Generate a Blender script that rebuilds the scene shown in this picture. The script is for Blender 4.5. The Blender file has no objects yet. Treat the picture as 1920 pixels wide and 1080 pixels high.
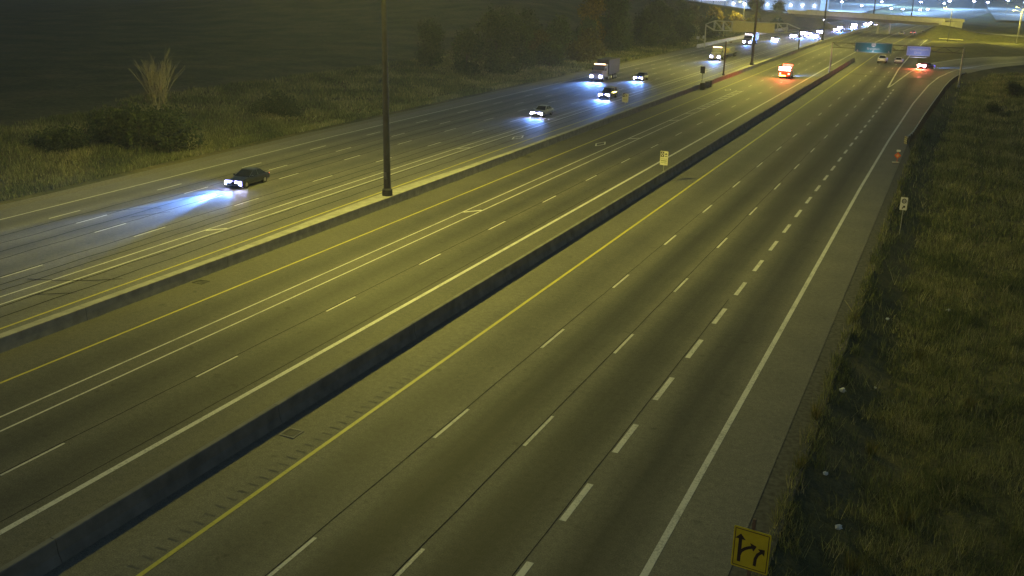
import bpy, bmesh, math, random
import numpy as np
from mathutils import Vector, Matrix
R = math.radians
rnd = random.Random(7)
nr = np.random.default_rng(11)
sc = bpy.context.scene
COL = sc.collection
PI = math.pi

# ------------------------------------------------------------------ camera
cam_d = bpy.data.cameras.new("camera")
cam = bpy.data.objects.new("camera", cam_d)
COL.objects.link(cam)
cx = Vector((0.91194328, 0.40980471, 0.02048315))
cy = Vector((0.1421114, -0.26862344, -0.95270447))      # image down
cz = Vector((-0.38492053, 0.87172332, -0.30320726))     # view direction
m = Matrix(((cx.x, -cy.x, -cz.x, 0), (cx.y, -cy.y, -cz.y, 0), (cx.z, -cy.z, -cz.z, 19.05), (0, 0, 0, 1)))
cam.matrix_world = m
cam_d.sensor_width = 36
cam_d.lens = 1840 / 1920 * 36
cam_d.clip_start = 0.5
cam_d.clip_end = 12000
sc.camera = cam

# ------------------------------------------------------------------ night sky, moon, exposure
w = bpy.data.worlds.new("World")
sc.world = w
w.use_nodes = True
wn = w.node_tree
bg = wn.nodes["Background"]
sky = wn.nodes.new("ShaderNodeTexSky")
sky.sky_type = 'NISHITA'
sky.sun_disc = False
sky.sun_elevation = R(4)
sky.sun_rotation = R(200)
sky.air_density = 1.6
sky.dust_density = 0.6
sky.ozone_density = 3.0
wn.links.new(sky.outputs[0], bg.inputs[0])
bg.inputs[1].default_value = 0.10
sd = bpy.data.lights.new("moon", 'SUN')
sd.energy = 0.01
sd.angle = R(10)
sd.color = (1.0, 0.95, 0.88)
so = bpy.data.objects.new("moon", sd)
so.rotation_euler = (R(86), 0, R(-20))
COL.objects.link(so)
vs = sc.view_settings
vs.view_transform = 'Standard'
vs.look = 'None'
vs.gamma = 1
vs.use_curve_mapping = False
vs.exposure = 0.0
sc.cycles.use_denoising = True
sc.cycles.sample_clamp_indirect = 3.0
sc.cycles.max_bounces = 5
sc.cycles.use_light_tree = True

SODIUM = (1.0, 0.90, 0.15)
MAST_W = 35000
HAZE = 0.00043
LEDC = (0.30, 0.55, 1.0)
HEADC = (0.13, 0.33, 1.0)

# ------------------------------------------------------------------ materials
def nodes_of(mt):
    mt.use_nodes = True
    return mt.node_tree, mt.node_tree.nodes["Principled BSDF"]

def ramp(nt, fac, stops):
    r = nt.nodes.new("ShaderNodeValToRGB")
    el = r.color_ramp.elements
    while len(el) < len(stops):
        el.new(0.5)
    for e, (p, c) in zip(el, stops):
        e.position = p
        e.color = (*c, 1) if len(c) == 3 else c
    nt.links.new(fac, r.inputs[0])
    return r.outputs[0]

def noise(nt, scale, detail=3, coord=None, stretch=None, rough=0.55):
    n = nt.nodes.new("ShaderNodeTexNoise")
    n.inputs["Scale"].default_value = scale
    n.inputs["Detail"].default_value = detail
    n.inputs["Roughness"].default_value = rough
    if coord is None:
        coord = nt.nodes.new("ShaderNodeNewGeometry").outputs["Position"]
    if stretch:
        mp = nt.nodes.new("ShaderNodeMapping")
        mp.inputs["Scale"].default_value = stretch
        nt.links.new(coord, mp.inputs[0])
        coord = mp.outputs[0]
    nt.links.new(coord, n.inputs["Vector"])
    return n.outputs["Fac"]

def mix(nt, fac, a, b, blend='MIX'):
    n = nt.nodes.new("ShaderNodeMix")
    n.data_type = 'RGBA'
    n.blend_type = blend
    for s, v in ((n.inputs["Factor"], fac), (n.inputs[6], a), (n.inputs[7], b)):
        if hasattr(v, "links"):
            nt.links.new(v, s)
        elif isinstance(v, (int, float)):
            s.default_value = v
        else:
            s.default_value = (*v, 1)
    return n.outputs[2]

def bump(nt, bs, h, strength=0.3, dist=0.02):
    b = nt.nodes.new("ShaderNodeBump")
    b.inputs["Strength"].default_value = strength
    b.inputs["Distance"].default_value = dist
    nt.links.new(h, b.inputs["Height"])
    nt.links.new(b.outputs[0], bs.inputs["Normal"])

_M = {}
def mat(name, col, rough=0.7, metal=0.0, vary=0.18, scale=3.0, emit=None, es=0.0, spec=0.5):
    """plain painted / metal / concrete surface with mottled wear"""
    if name in _M:
        return _M[name]
    mt = bpy.data.materials.new(name)
    nt, bs = nodes_of(mt)
    if vary:
        f = noise(nt, scale, 4)
        lo = tuple(c * (1 - vary) for c in col)
        hi = tuple(min(1, c * (1 + vary)) for c in col)
        nt.links.new(ramp(nt, f, [(0.3, lo), (0.7, hi)]), bs.inputs["Base Color"])
    else:
        bs.inputs["Base Color"].default_value = (*col, 1)
    bs.inputs["Roughness"].default_value = rough
    bs.inputs["Metallic"].default_value = metal
    bs.inputs["Specular IOR Level"].default_value = spec
    if emit:
        bs.inputs["Emission Color"].default_value = (*emit, 1)
        bs.inputs["Emission Strength"].default_value = es
    _M[name] = mt
    return mt

def asphalt(name, base, dark, rough=0.70):
    mt = bpy.data.materials.new(name)
    nt, bs = nodes_of(mt)
    at = nt.nodes.new("ShaderNodeAttribute")
    at.attribute_name = "wear"
    big = noise(nt, 0.06, 4, stretch=(1.6, 0.22, 1))
    streak = noise(nt, 0.9, 4, stretch=(1.0, 0.05, 1))
    patch = noise(nt, 0.35, 5)
    fine = noise(nt, 18, 3, rough=0.8)
    mid = noise(nt, 3.5, 4, rough=0.75)
    spot = noise(nt, 1.3, 2)
    # wear band, broken up by streaks
    mm = nt.nodes.new("ShaderNodeMath"); mm.operation = 'MULTIPLY_ADD'
    nt.links.new(streak, mm.inputs[0]); mm.inputs[1].default_value = 0.7; mm.inputs[2].default_value = 0.62
    m2 = nt.nodes.new("ShaderNodeMath"); m2.operation = 'MULTIPLY'; m2.use_clamp = True
    nt.links.new(at.outputs["Fac"], m2.inputs[0]); nt.links.new(mm.outputs[0], m2.inputs[1])
    c = mix(nt, m2.outputs[0], base, dark)
    c = mix(nt, 1.0, c, ramp(nt, big, [(0.3, (0.78, 0.78, 0.80)), (0.7, (1.18, 1.17, 1.12))]), 'MULTIPLY')
    c = mix(nt, 1.0, c, ramp(nt, patch, [(0.25, (0.86, 0.86, 0.88)), (0.75, (1.12, 1.12, 1.1))]), 'MULTIPLY')
    c = mix(nt, 1.0, c, ramp(nt, fine, [(0.28, (0.42, 0.42, 0.44)), (0.74, (1.62, 1.62, 1.58))]), 'MULTIPLY')
    c = mix(nt, 1.0, c, ramp(nt, mid, [(0.25, (0.72, 0.72, 0.74)), (0.75, (1.28, 1.28, 1.25))]), 'MULTIPLY')
    c = mix(nt, 1.0, c, ramp(nt, spot, [(0.66, (1, 1, 1)), (0.74, (0.72, 0.72, 0.73))]), 'MULTIPLY')
    nt.links.new(c, bs.inputs["Base Color"])
    bs.inputs["Roughness"].default_value = rough
    bs.inputs["Specular IOR Level"].default_value = 0.3
    bump(nt, bs, fine, 0.35, 0.02)
    return mt

def paint(name, col, wear=0.5):
    mt = bpy.data.materials.new(name)
    nt, bs = nodes_of(mt)
    f = noise(nt, 9, 5, rough=0.75)
    f2 = noise(nt, 0.8, 3)
    a = nt.nodes.new("ShaderNodeMath"); a.operation = 'MULTIPLY_ADD'
    nt.links.new(f2, a.inputs[0]); a.inputs[1].default_value = 0.5
    nt.links.new(f, a.inputs[2])
    worn = tuple(0.45 * c + 0.03 for c in col)
    nt.links.new(ramp(nt, a.outputs[0], [(wear, worn), (wear + 0.22, col)]), bs.inputs["Base Color"])
    bs.inputs["Roughness"].default_value = 0.6
    return mt

def ground_mat():
    mt = bpy.data.materials.new("grassy_soil")
    nt, bs = nodes_of(mt)
    a = noise(nt, 0.09, 5)
    b = noise(nt, 1.1, 5, rough=0.7)
    f = noise(nt, 9, 4, rough=0.8)
    c1 = ramp(nt, a, [(0.3, (0.075, 0.082, 0.042)), (0.5, (0.13, 0.125, 0.065)), (0.72, (0.20, 0.17, 0.09))])
    c2 = ramp(nt, b, [(0.3, (0.55, 0.6, 0.6)), (0.7, (1.35, 1.3, 1.15))])
    c3 = ramp(nt, f, [(0.25, (0.5, 0.5, 0.5)), (0.75, (1.45, 1.45, 1.4))])
    c = mix(nt, 1.0, mix(nt, 1.0, c1, c2, 'MULTIPLY'), c3, 'MULTIPLY')
    nt.links.new(c, bs.inputs["Base Color"])
    bs.inputs["Roughness"].default_value = 0.95
    bs.inputs["Specular IOR Level"].default_value = 0.15
    bump(nt, bs, b, 0.8, 0.3)
    return mt

def vcol_mat(name, rough=0.85, spec=0.2):
    mt = bpy.data.materials.new(name)
    nt, bs = nodes_of(mt)
    at = nt.nodes.new("ShaderNodeAttribute"); at.attribute_name = "tint"
    n = noise(nt, 6, 2)
    nt.links.new(mix(nt, 1.0, at.outputs["Color"], ramp(nt, n, [(0.3, (0.75, 0.75, 0.75)), (0.7, (1.25, 1.25, 1.2))]), 'MULTIPLY'), bs.inputs["Base Color"])
    bs.inputs["Roughness"].default_value = rough
    bs.inputs["Specular IOR Level"].default_value = spec
    tr = nt.nodes.new("ShaderNodeBsdfTranslucent")
    nt.links.new(bs.inputs["Base Color"].links[0].from_socket, tr.inputs[0])
    ms = nt.nodes.new("ShaderNodeMixShader")
    ms.inputs[0].default_value = 0.42
    nt.links.new(bs.outputs[0], ms.inputs[1]); nt.links.new(tr.outputs[0], ms.inputs[2])
    nt.links.new(ms.outputs[0], nt.nodes["Material Output"].inputs["Surface"])
    return mt

def emit_mat(name, col, strength):
    if name in _M:
        return _M[name]
    mt = bpy.data.materials.new(name)
    nt, bs = nodes_of(mt)
    bs.inputs["Base Color"].default_value = (0.6, 0.6, 0.6, 1)
    bs.inputs["Emission Color"].default_value = (*col, 1)
    bs.inputs["Emission Strength"].default_value = strength
    _M[name] = mt
    return mt

A_LEFT = asphalt("asphalt_left", (0.175, 0.170, 0.156), (0.105, 0.104, 0.102))
A_MID = asphalt("asphalt_middle", (0.138, 0.132, 0.114), (0.062, 0.062, 0.061))
A_RIGHT = asphalt("asphalt_right", (0.172, 0.164, 0.140), (0.046, 0.047, 0.050))
WHITE = paint("white_road_paint", (0.72, 0.70, 0.62), 0.55)
YELLOW = paint("yellow_road_paint", (0.62, 0.56, 0.08), 0.5)
TAR = mat("tar_sealant", (0.020, 0.020, 0.022), 0.95, 0, 0.18, 3, None, 0, 0.05)
SOIL = ground_mat()
BLADE = vcol_mat("grass_blades")
LEAF = vcol_mat("leaves", 0.7, 0.3)
BARK = mat("bark", (0.10, 0.085, 0.065), 0.9, 0, 0.35, 5)
PALEBARK = mat("pale_bark", (0.30, 0.27, 0.20), 0.9, 0, 0.25, 5)
CONC = mat("barrier_concrete", (0.39, 0.37, 0.325), 0.85, 0, 0.22, 1.4)
CONC2 = mat("bridge_concrete", (0.58, 0.55, 0.45), 0.85, 0, 0.15, 0.6)
STEEL = mat("galvanized_steel", (0.42, 0.42, 0.41), 0.5, 0.55, 0.15, 2)
DARKSTEEL = mat("weathered_steel", (0.10, 0.10, 0.095), 0.6, 0.3, 0.2, 2)
ALU = mat("aluminium_sheet", (0.50, 0.49, 0.45), 0.55, 0.3, 0.08, 1)
WHT = mat("white_sheeting", (0.74, 0.74, 0.72), 0.6, 0, 0.05, 2)
BLK = mat("black_print", (0.015, 0.015, 0.015), 0.6, 0, 0)
YSIGN = mat("yellow_sheeting", (0.60, 0.57, 0.02), 0.5, 0, 0.10, 3)
ORANGE = mat("orange_sheeting", (0.75, 0.13, 0.02), 0.6, 0, 0.08, 3)
GREENS = mat("green_sheeting", (0.05, 0.24, 0.28), 0.5, 0, 0.08, 1)
BLUES = mat("blue_sheeting", (0.27, 0.34, 0.66), 0.5, 0, 0.08, 1)
GRAVEL = mat("gravel", (0.092, 0.088, 0.074), 0.95, 0, 0.45, 4)
RUBBER = mat("tyre_rubber", (0.018, 0.018, 0.018), 0.85)
GLASS = mat("car_glass", (0.012, 0.014, 0.018), 0.08, 0, 0)
CHROME = mat("rim_alloy", (0.45, 0.45, 0.46), 0.3, 0.8, 0.05)
TRIM = mat("black_trim", (0.02, 0.02, 0.022), 0.5)

# ------------------------------------------------------------------ object helpers
def tag(o, label=None, cat=None, group=None, kind=None):
    if label: o["label"] = label
    if cat: o["category"] = cat
    if group: o["group"] = group
    if kind: o["kind"] = kind
    return o

def empty(name, loc=(0, 0, 0), rz=0.0, label=None, cat=None, group=None):
    o = bpy.data.objects.new(name, None)
    o.empty_display_size = 0.3
    o.location = loc
    o.rotation_euler = (0, 0, rz)
    COL.objects.link(o)
    return tag(o, label, cat, group)

def link(name, me, material=None, parent=None, loc=None):
    if material is not None and not me.materials:
        me.materials.append(material)
    o = bpy.data.objects.new(name, me)
    COL.objects.link(o)
    if parent is not None:
        o.parent = parent
    if loc is not None:
        o.location = loc
    return o

class B:
    """collects simple solids in one bmesh"""
    def __init__(s):
        s.bm = bmesh.new()
    def box(s, c, d, rot=None):
        mtx = Matrix.Translation(c)
        if rot is not None:
            mtx = mtx @ rot
        mtx = mtx @ Matrix.Diagonal((d[0], d[1], d[2], 1))
        bmesh.ops.create_cube(s.bm, size=1.0, matrix=mtx)
        return s
    def bar(s, a, b, r1, r2=None, n=8):
        a, b = Vector(a), Vector(b)
        d = b - a
        q = d.to_track_quat('Z', 'Y').to_matrix().to_4x4()
        bmesh.ops.create_cone(s.bm, cap_ends=True, segments=n, radius1=r1, radius2=r1 if r2 is None else r2,
                              depth=d.length, matrix=Matrix.Translation((a + b) / 2) @ q)
        return s
    def poly(s, pts, ex):
        """extrude polygon pts by vector ex"""
        ex = Vector(ex)
        v = [s.bm.verts.new(p) for p in pts]
        u = [s.bm.verts.new(Vector(p) + ex) for p in pts]
        n = len(v)
        s.bm.faces.new(v)
        s.bm.faces.new(list(reversed(u)))
        for i in range(n):
            s.bm.faces.new((v[i], u[i], u[(i + 1) % n], v[(i + 1) % n]))
        return s
    def loft(s, rings, cap=True):
        vs_ = [[s.bm.verts.new(p) for p in r] for r in rings]
        n = len(vs_[0])
        for a, b in zip(vs_, vs_[1:]):
            for i in range(n):
                s.bm.faces.new((a[i], a[(i + 1) % n], b[(i + 1) % n], b[i]))
        if cap:
            s.bm.faces.new(list(reversed(vs_[0])))
            s.bm.faces.new(vs_[-1])
        return s
    def quad(s, pts):
        s.bm.faces.new([s.bm.verts.new(p) for p in pts])
        return s
    def bevel(s, w, seg=2):
        bmesh.ops.bevel(s.bm, geom=list(s.bm.edges), offset=w, segments=seg, affect='EDGES', clamp_overlap=True)
        return s
    def done(s, name, material, parent=None, loc=None, smooth=False):
        bmesh.ops.recalc_face_normals(s.bm, faces=s.bm.faces)
        me = bpy.data.meshes.new(name)
        s.bm.to_mesh(me)
        s.bm.free()
        if smooth:
            for p in me.polygons:
                p.use_smooth = True
        return link(name, me, material, parent, loc)

def np_mesh(name, V, F, material, parent=None, tint=None, wear=None, smooth=False):
    V = np.asarray(V, dtype=np.float32)
    F = np.asarray(F, dtype=np.int32)
    me = bpy.data.meshes.new(name)
    k = F.shape[1]
    me.vertices.add(len(V)); me.vertices.foreach_set("co", V.ravel())
    me.loops.add(F.size); me.loops.foreach_set("vertex_index", F.ravel())
    me.polygons.add(len(F))
    me.polygons.foreach_set("loop_start", np.arange(0, F.size, k, dtype=np.int32))
    me.polygons.foreach_set("use_smooth", np.full(len(F), smooth))
    if tint is not None:
        a = me.attributes.new("tint", 'FLOAT_COLOR', 'POINT')
        a.data.foreach_set("color", np.concatenate([tint, np.ones((len(tint), 1))], 1).astype(np.float32).ravel())
    if wear is not None:
        a = me.attributes.new("wear", 'FLOAT', 'POINT')
        a.data.foreach_set("value", np.asarray(wear, dtype=np.float32))
    me.update(calc_edges=True)
    me.validate()
    return link(name, me, material, parent)

def copy_tree(o, parent=None):
    c = o.copy()
    COL.objects.link(c)
    if parent is not None:
        c.parent = parent
    for ch in list(o.children):
        copy_tree(ch, c)
    return c

def text(body, size, material, parent, loc, rot, name="lettering", extrude=0.003, align='CENTER'):
    cu = bpy.data.curves.new(name, 'FONT')
    cu.body = body
    cu.size = size
    cu.extrude = extrude
    cu.align_x = align
    cu.align_y = 'CENTER'
    t = bpy.data.objects.new(name, cu)
    COL.objects.link(t)
    dg = bpy.context.evaluated_depsgraph_get()
    me = bpy.data.meshes.new_from_object(t.evaluated_get(dg))
    bpy.data.objects.remove(t)
    me.materials.clear()
    o = link(name, me, material, parent, loc)
    o.rotation_euler = rot
    return o

def lamp(name, kind, loc, power, col, parent=None, radius=0.3, spot=None, aim=None, blend=0.6):
    d = bpy.data.lights.new(name, kind)
    d.energy = power
    d.color = col
    d.shadow_soft_size = radius
    if kind == 'SPOT':
        d.spot_size = R(spot)
        d.spot_blend = blend
    o = bpy.data.objects.new(name, d)
    COL.objects.link(o)
    o.location = loc
    if parent is not None:
        o.parent = parent
    if aim is not None:
        o.rotation_euler = Vector(aim).to_track_quat('-Z', 'Y').to_euler()
    return o

def batwing(o):
    """wide-throw street luminaire: no uplight, strongest well off the vertical"""
    d = o.data
    d.use_nodes = True
    nt = d.node_tree
    em = nt.nodes["Emission"]
    g = nt.nodes.new("ShaderNodeNewGeometry")
    sp = nt.nodes.new("ShaderNodeSeparateXYZ")
    nt.links.new(g.outputs["Incoming"], sp.inputs[0])
    mr = nt.nodes.new("ShaderNodeMapRange")
    mr.inputs[1].default_value = -1; mr.inputs[2].default_value = 1
    mr.inputs[3].default_value = 1; mr.inputs[4].default_value = 0
    nt.links.new(sp.outputs[2], mr.inputs[0])
    c = ramp(nt, mr.outputs[0], [(0.50, (0.02,) * 3), (0.57, (0.36,) * 3), (0.68, (0.74,) * 3), (0.84, (0.95,) * 3), (1.0, (0.50,) * 3)])
    sc_ = nt.nodes.new("ShaderNodeMath"); sc_.operation = 'MULTIPLY'; sc_.inputs[1].default_value = 1.75
    nt.links.new(c, sc_.inputs[0])
    nt.links.new(sc_.outputs[0], em.inputs[1])
    return o

def smooth01(t):
    t = np.clip(t, 0, 1)
    return t * t * (3 - 2 * t)

# ------------------------------------------------------------------ highway geometry (metres; x across, y along)
def bend(y):
    return 0.00012 * np.maximum(0, np.asarray(y, dtype=float) - 280) ** 2

LN40 = [-66.6, -63.6, -60.6, -57.35, -53.95, -50.75, -49.55, -46.1]
LN100 = [-68.35, -65.4, -62.3, -58.7, -55.1, -51.5, -50.3, -46.9]
def left_x(i, y):
    t = np.clip((np.asarray(y, dtype=float) - 40) / 60, -0.6, 1)
    return LN40[i] + (LN100[i] - LN40[i]) * t + bend(y)
def cst(x):
    return lambda y: x + bend(y)
def lf(i):
    return lambda y: left_x(i, y)
def pl(pts):
    xs, ys = [p[0] for p in pts], [p[1] for p in pts]
    return lambda y: np.interp(y, ys, xs)

RAMP_R = [(-7.25, -60), (-7.25, 100), (-7.05, 134), (-6.4, 179.5), (-5.3, 214.4), (-4.0, 235.7), (-0.9, 258.4), (5.8, 280.8), (15.2, 300.3), (40, 338), (75, 385)]
EDGE = [(-4.7, -80), (-4.7, 130), (-4.2, 160), (-3.3, 190), (-2.2, 217), (-0.6, 237), (2.5, 254), (9, 276), (18.5, 295), (45, 332), (90, 385), (160, 460)]
EX, EY = np.array([p[0] for p in EDGE]), np.array([p[1] for p in EDGE])

def edge_dist(x, y):
    """signed distance outside (to the right of) the outer pavement edge"""
    x = np.asarray(x, dtype=float); y = np.asarray(y, dtype=float)
    best = np.full(x.shape, 1e9); side = np.zeros(x.shape)
    for i in range(len(EX) - 1):
        ax, ay, bx, by = EX[i], EY[i], EX[i + 1], EY[i + 1]
        dx, dy = bx - ax, by - ay
        t = np.clip(((x - ax) * dx + (y - ay) * dy) / (dx * dx + dy * dy), 0, 1)
        px, py = x - (ax + t * dx), y - (ay + t * dy)
        d = np.hypot(px, py)
        s = np.sign(px * dy - py * dx)
        k = d < best
        best = np.where(k, d, best); side = np.where(k, s, side)
    return best * side

BR_R, BR_L = np.array([-9.5, 408.0]), np.array([-70.0, 449.0])     # bridge ends
BU = (BR_L - BR_R) / np.linalg.norm(BR_L - BR_R)
BN = np.array([-BU[1], BU[0]])
if BN[1] < 0: BN = -BN
BLEN = float(np.linalg.norm(BR_L - BR_R))

def lump(x, y, s):
    return (np.sin(x * 1.7 / s + 1.3 * np.sin(y * 0.9 / s)) + np.sin(y * 1.3 / s + 1.7 * np.cos(x * 0.7 / s)) + 0.6 * np.sin((x + y) * 2.9 / s)) / 2.6

def height(x, y):
    x = np.asarray(x, dtype=float); y = np.asarray(y, dtype=float)
    z = np.full(np.broadcast(x, y).shape, -0.06)
    e = edge_dist(x, y)
    # right verge: gravel shoulder, foreslope, ditch, gentle backslope
    ee = e + 1.0 * smooth01((y - 118) / 14)
    prof = np.interp(ee, [0, 1.1, 3.6, 5.0, 9, 16, 40], [0, -0.03, -1.05, -1.2, -0.75, -0.1, 1.5])
    far = smooth01((y - 225) / 40)
    prof = prof * (1 - 0.55 * far)
    z = z + np.where(e > 0, prof + 0.10 * lump(x, y, 2.1) * smooth01((e - 0.8) / 2.5), 0)
    # left verge
    l = (-70.6 - 1.6 * smooth01((y - 40) / 60)) + bend(y) - x
    pl_ = np.interp(l, [0, 2, 7, 12, 30, 80, 200], [0, -0.05, -0.75, -0.6, 0.0, 0.6, 1.0])
    z = z + np.where(l > 0, pl_ + 0.16 * lump(x, y, 4.0) * smooth01((l - 2) / 5), 0)
    # dark hill beyond the field
    hill = 16 * np.exp(-(((x + 235) / 95) ** 2 + ((y - 420) / 95) ** 2))
    hill += 5 * np.exp(-(((x + 150) / 40) ** 2 + ((y - 330) / 70) ** 2))
    z = z + np.where(l > 10, hill * smooth01((l - 12) / 50), 0)
    # overpass embankments
    s = (x - BR_R[0]) * BU[0] + (y - BR_R[1]) * BU[1]
    n = (x - BR_R[0]) * BN[0] + (y - BR_R[1]) * BN[1]
    dl = np.maximum(np.abs(n - 6) - 7.0, 0)
    dl = np.hypot(dl, np.maximum(BLEN - s, 0))
    embl = np.clip(6.4 - dl * 0.55, 0, 6.4) * (1 - 0.5 * smooth01((s - 180) / 200))
    yy = y - (BR_R[1] + 6.5)
    top = np.interp(x, [-9, 4, 30, 100], [5.2, 2.4, 1.2, 1.0])
    dr = np.hypot(np.maximum(np.abs(yy) - 7.5, 0), np.maximum(BR_R[0] - x, 0))
    embr = np.clip(top - dr * 0.6, 0, 7)
    knoll = 1.6 * np.exp(-(((x - 4) / 9) ** 2 + ((y - 352) / 22) ** 2))
    return np.maximum(z + knoll, np.maximum(z + embl, z + embr))

# ---- ground sheet
xs = np.unique(np.concatenate([np.linspace(-2400, -700, 10), np.linspace(-700, -200, 41), np.linspace(-200, -72, 86), np.linspace(-72, -6, 23),
                               np.linspace(-6, 14, 61), np.linspace(14, 60, 41), np.linspace(60, 400, 24), np.linspace(400, 2400, 8)]))
ys = np.unique(np.concatenate([np.linspace(-60, 20, 12), np.linspace(20, 130, 111), np.linspace(130, 300, 100), np.linspace(300, 480, 110),
                               np.linspace(480, 1000, 60), np.linspace(1000, 2800, 16)]))
GX, GY = np.meshgrid(xs, ys)
GZ = height(GX, GY)
nx, ny = len(xs), len(ys)
ii = (np.arange(ny - 1)[:, None] * nx + np.arange(nx - 1)[None, :]).ravel()
gr = np_mesh("ground", np.stack([GX.ravel(), GY.ravel(), GZ.ravel()], 1), np.stack([ii, ii + 1, ii + nx + 1, ii + nx], 1), SOIL, smooth=True)
tag(gr, kind="structure")

# ---- carriageways
def sheet(name, fl, fr, y0, y1, material, z, step=0.4, rows=None, wearf=None, parent=None, kind=None):
    ry = np.asarray(rows) if rows is not None else np.unique(np.concatenate([np.arange(y0, min(y1, 120), 4.0), np.arange(min(y1, 120), y1, 12.0), [y1]]))
    wmax = float(np.max(fr(ry) - fl(ry)))
    nc = max(2, int(wmax / step) + 1) if wearf else 2
    t = np.linspace(0, 1, nc)
    X = fl(ry)[:, None] * (1 - t) + fr(ry)[:, None] * t
    Y = np.repeat(ry[:, None], nc, 1)
    wv = wearf(X - bend(Y), Y).ravel() if wearf else None
    i0 = (np.arange(len(ry) - 1)[:, None] * nc + np.arange(nc - 1)[None, :]).ravel()
    o = np_mesh(name, np.stack([X.ravel(), Y.ravel(), np.full(X.size, z)], 1), np.stack([i0, i0 + 1, i0 + nc + 1, i0 + nc], 1), material, parent, wear=wv)
    if kind: tag(o, kind=kind)
    return o

def lanes_wear(centres, width=0.95, amp=None):
    def f(X, Y):
        v = np.zeros_like(X)
        for k, c in enumerate(centres):
            cc = c(Y) if callable(c) else c
            a = amp[k] if amp else 1.0
            v += a * np.exp(-((X - cc) / width) ** 2)
            v += 0.25 * a * (np.exp(-((X - cc - 0.95) / 0.35) ** 2) + np.exp(-((X - cc + 0.95) / 0.35) ** 2))
        return np.clip(v, 0, 1)
    return f

def mid_l(i, j):
    return lambda y: (left_x(i, y) + left_x(j, y)) / 2 - bend(y)
FAR = 1000
left_road = sheet("left_road", lambda y: left_x(0, y) - 2.6, cst(-43.2), -40, FAR, A_LEFT, 0.0,
                  wearf=lanes_wear([mid_l(0, 1), mid_l(1, 2), mid_l(2, 3), mid_l(3, 4), mid_l(4, 5), mid_l(6, 7)], 0.9, [1, 1, 1, 0.75, 0.6, 0.5]), kind="structure")
middle_road = sheet("middle_road", cst(-43.2), cst(-25.3), -40, FAR, A_MID, 0.004,
                    wearf=lanes_wear([-38.0, -33.65, -30.2], 0.9, [0.75, 0.85, 0.85]), kind="structure")
right_bound = pl([(-4.7, -80), (-4.7, 130), (-4.2, 160), (-3.3, 190), (-2.2, 217), (-0.6, 237), (0.6, 244), (-9.8, 263), (-11.2, 300), (-10.5, 440), (-4, 600), (25, 1000)])
right_road = sheet("right_road", cst(-25.3), right_bound, -40, FAR, A_RIGHT, 0.0,
                   rows=np.unique(np.concatenate([np.arange(-40, 130, 4.0), np.arange(130, 300, 5.0), np.arange(300, 1001, 20.0)])),
                   wearf=lanes_wear([-20.3, -16.5, -12.8, -9.1], 1.0, [0.5, 1, 1, 0.95]), kind="structure")
# exit ramp
RL = [(-11.4, 228), (-10.6, 245), (-9.6, 262), (-7, 278.5), (-1.2, 299), (15.5, 331), (42, 372), (85, 425), (150, 495)]
RR = [(-1.3, 229), (1.0, 247), (4.2, 260), (10, 278), (18.5, 295), (40, 326), (66, 357), (106, 402), (170, 468)]
V = []; F = []; W = []
for (a, b) in zip(RL, RR):
    for k in range(15):
        t = k / 14
        V.append((a[0] * (1 - t) + b[0] * t, a[1] * (1 - t) + b[1] * t, 0.006)); W.append(0.8 * math.exp(-((t - 0.45) / 0.12) ** 2))
for r_ in range(len(RL) - 1):
    for k in range(14):
        i = r_ * 15 + k
        F.append((i, i + 1, i + 16, i + 15))
ramp_road = np_mesh("exit_ramp", V, F, A_RIGHT, wear=W)
tag(ramp_road, kind="structure")
# gravel shoulders
sh = sheet("gravel_shoulder", lambda y: np.interp(y, EY, EX) + 0.0, lambda y: np.interp(y, EY, EX) + 1.15 * (1 - 0.93 * smooth01((y - 118) / 14)), -40, 236, GRAVEL, -0.02, kind="structure")
sheet("gravel_shoulder", lambda y: left_x(0, y) - 4.2, lambda y: left_x(0, y) - 2.6, -20, 420, mat("pale_gravel", (0.17, 0.16, 0.12), 0.95, 0, 0.35, 5), -0.015, kind="structure")

# ---- painted lines: each stripe and each dash is a piece of its road
def stripe(name, f, y0, y1, wd, material, parent, z=0.010, step=10):
    ry = np.unique(np.concatenate([np.arange(y0, y1, step), [y1]]))
    X = np.asarray([float(f(v)) for v in ry])
    Vv = np.concatenate([np.stack([X - wd / 2, ry, np.full(len(ry), z)], 1), np.stack([X + wd / 2, ry, np.full(len(ry), z)], 1)])
    n = len(ry); i = np.arange(n - 1)
    return np_mesh(name, Vv, np.stack([i, i + n, i + n + 1, i + 1], 1), material, parent)

def dashes(f, start, period, length, wd, y1, parent, y0=12, material=None):
    y = start
    while y > y0 + period: y -= period
    base = None
    while y < y1:
        xa, xb = float(f(y)), float(f(y + length))
        if base is None or abs((xb - xa) - base[1]) > 0.02:
            o = stripe("lane_dash", lambda v: xa + (xb - xa) * (v - y) / length, y, y + length, wd, material or WHITE, parent)
            me = o.data
            me.transform(Matrix.Translation((-xa, -y, 0)))
            o.location = (xa, y, 0)
            base = (o, xb - xa)
        else:
            o = base[0].copy(); COL.objects.link(o); o.parent = parent; o.location = (xa, y, 0)
        o.location.z = 0
        y += period

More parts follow.
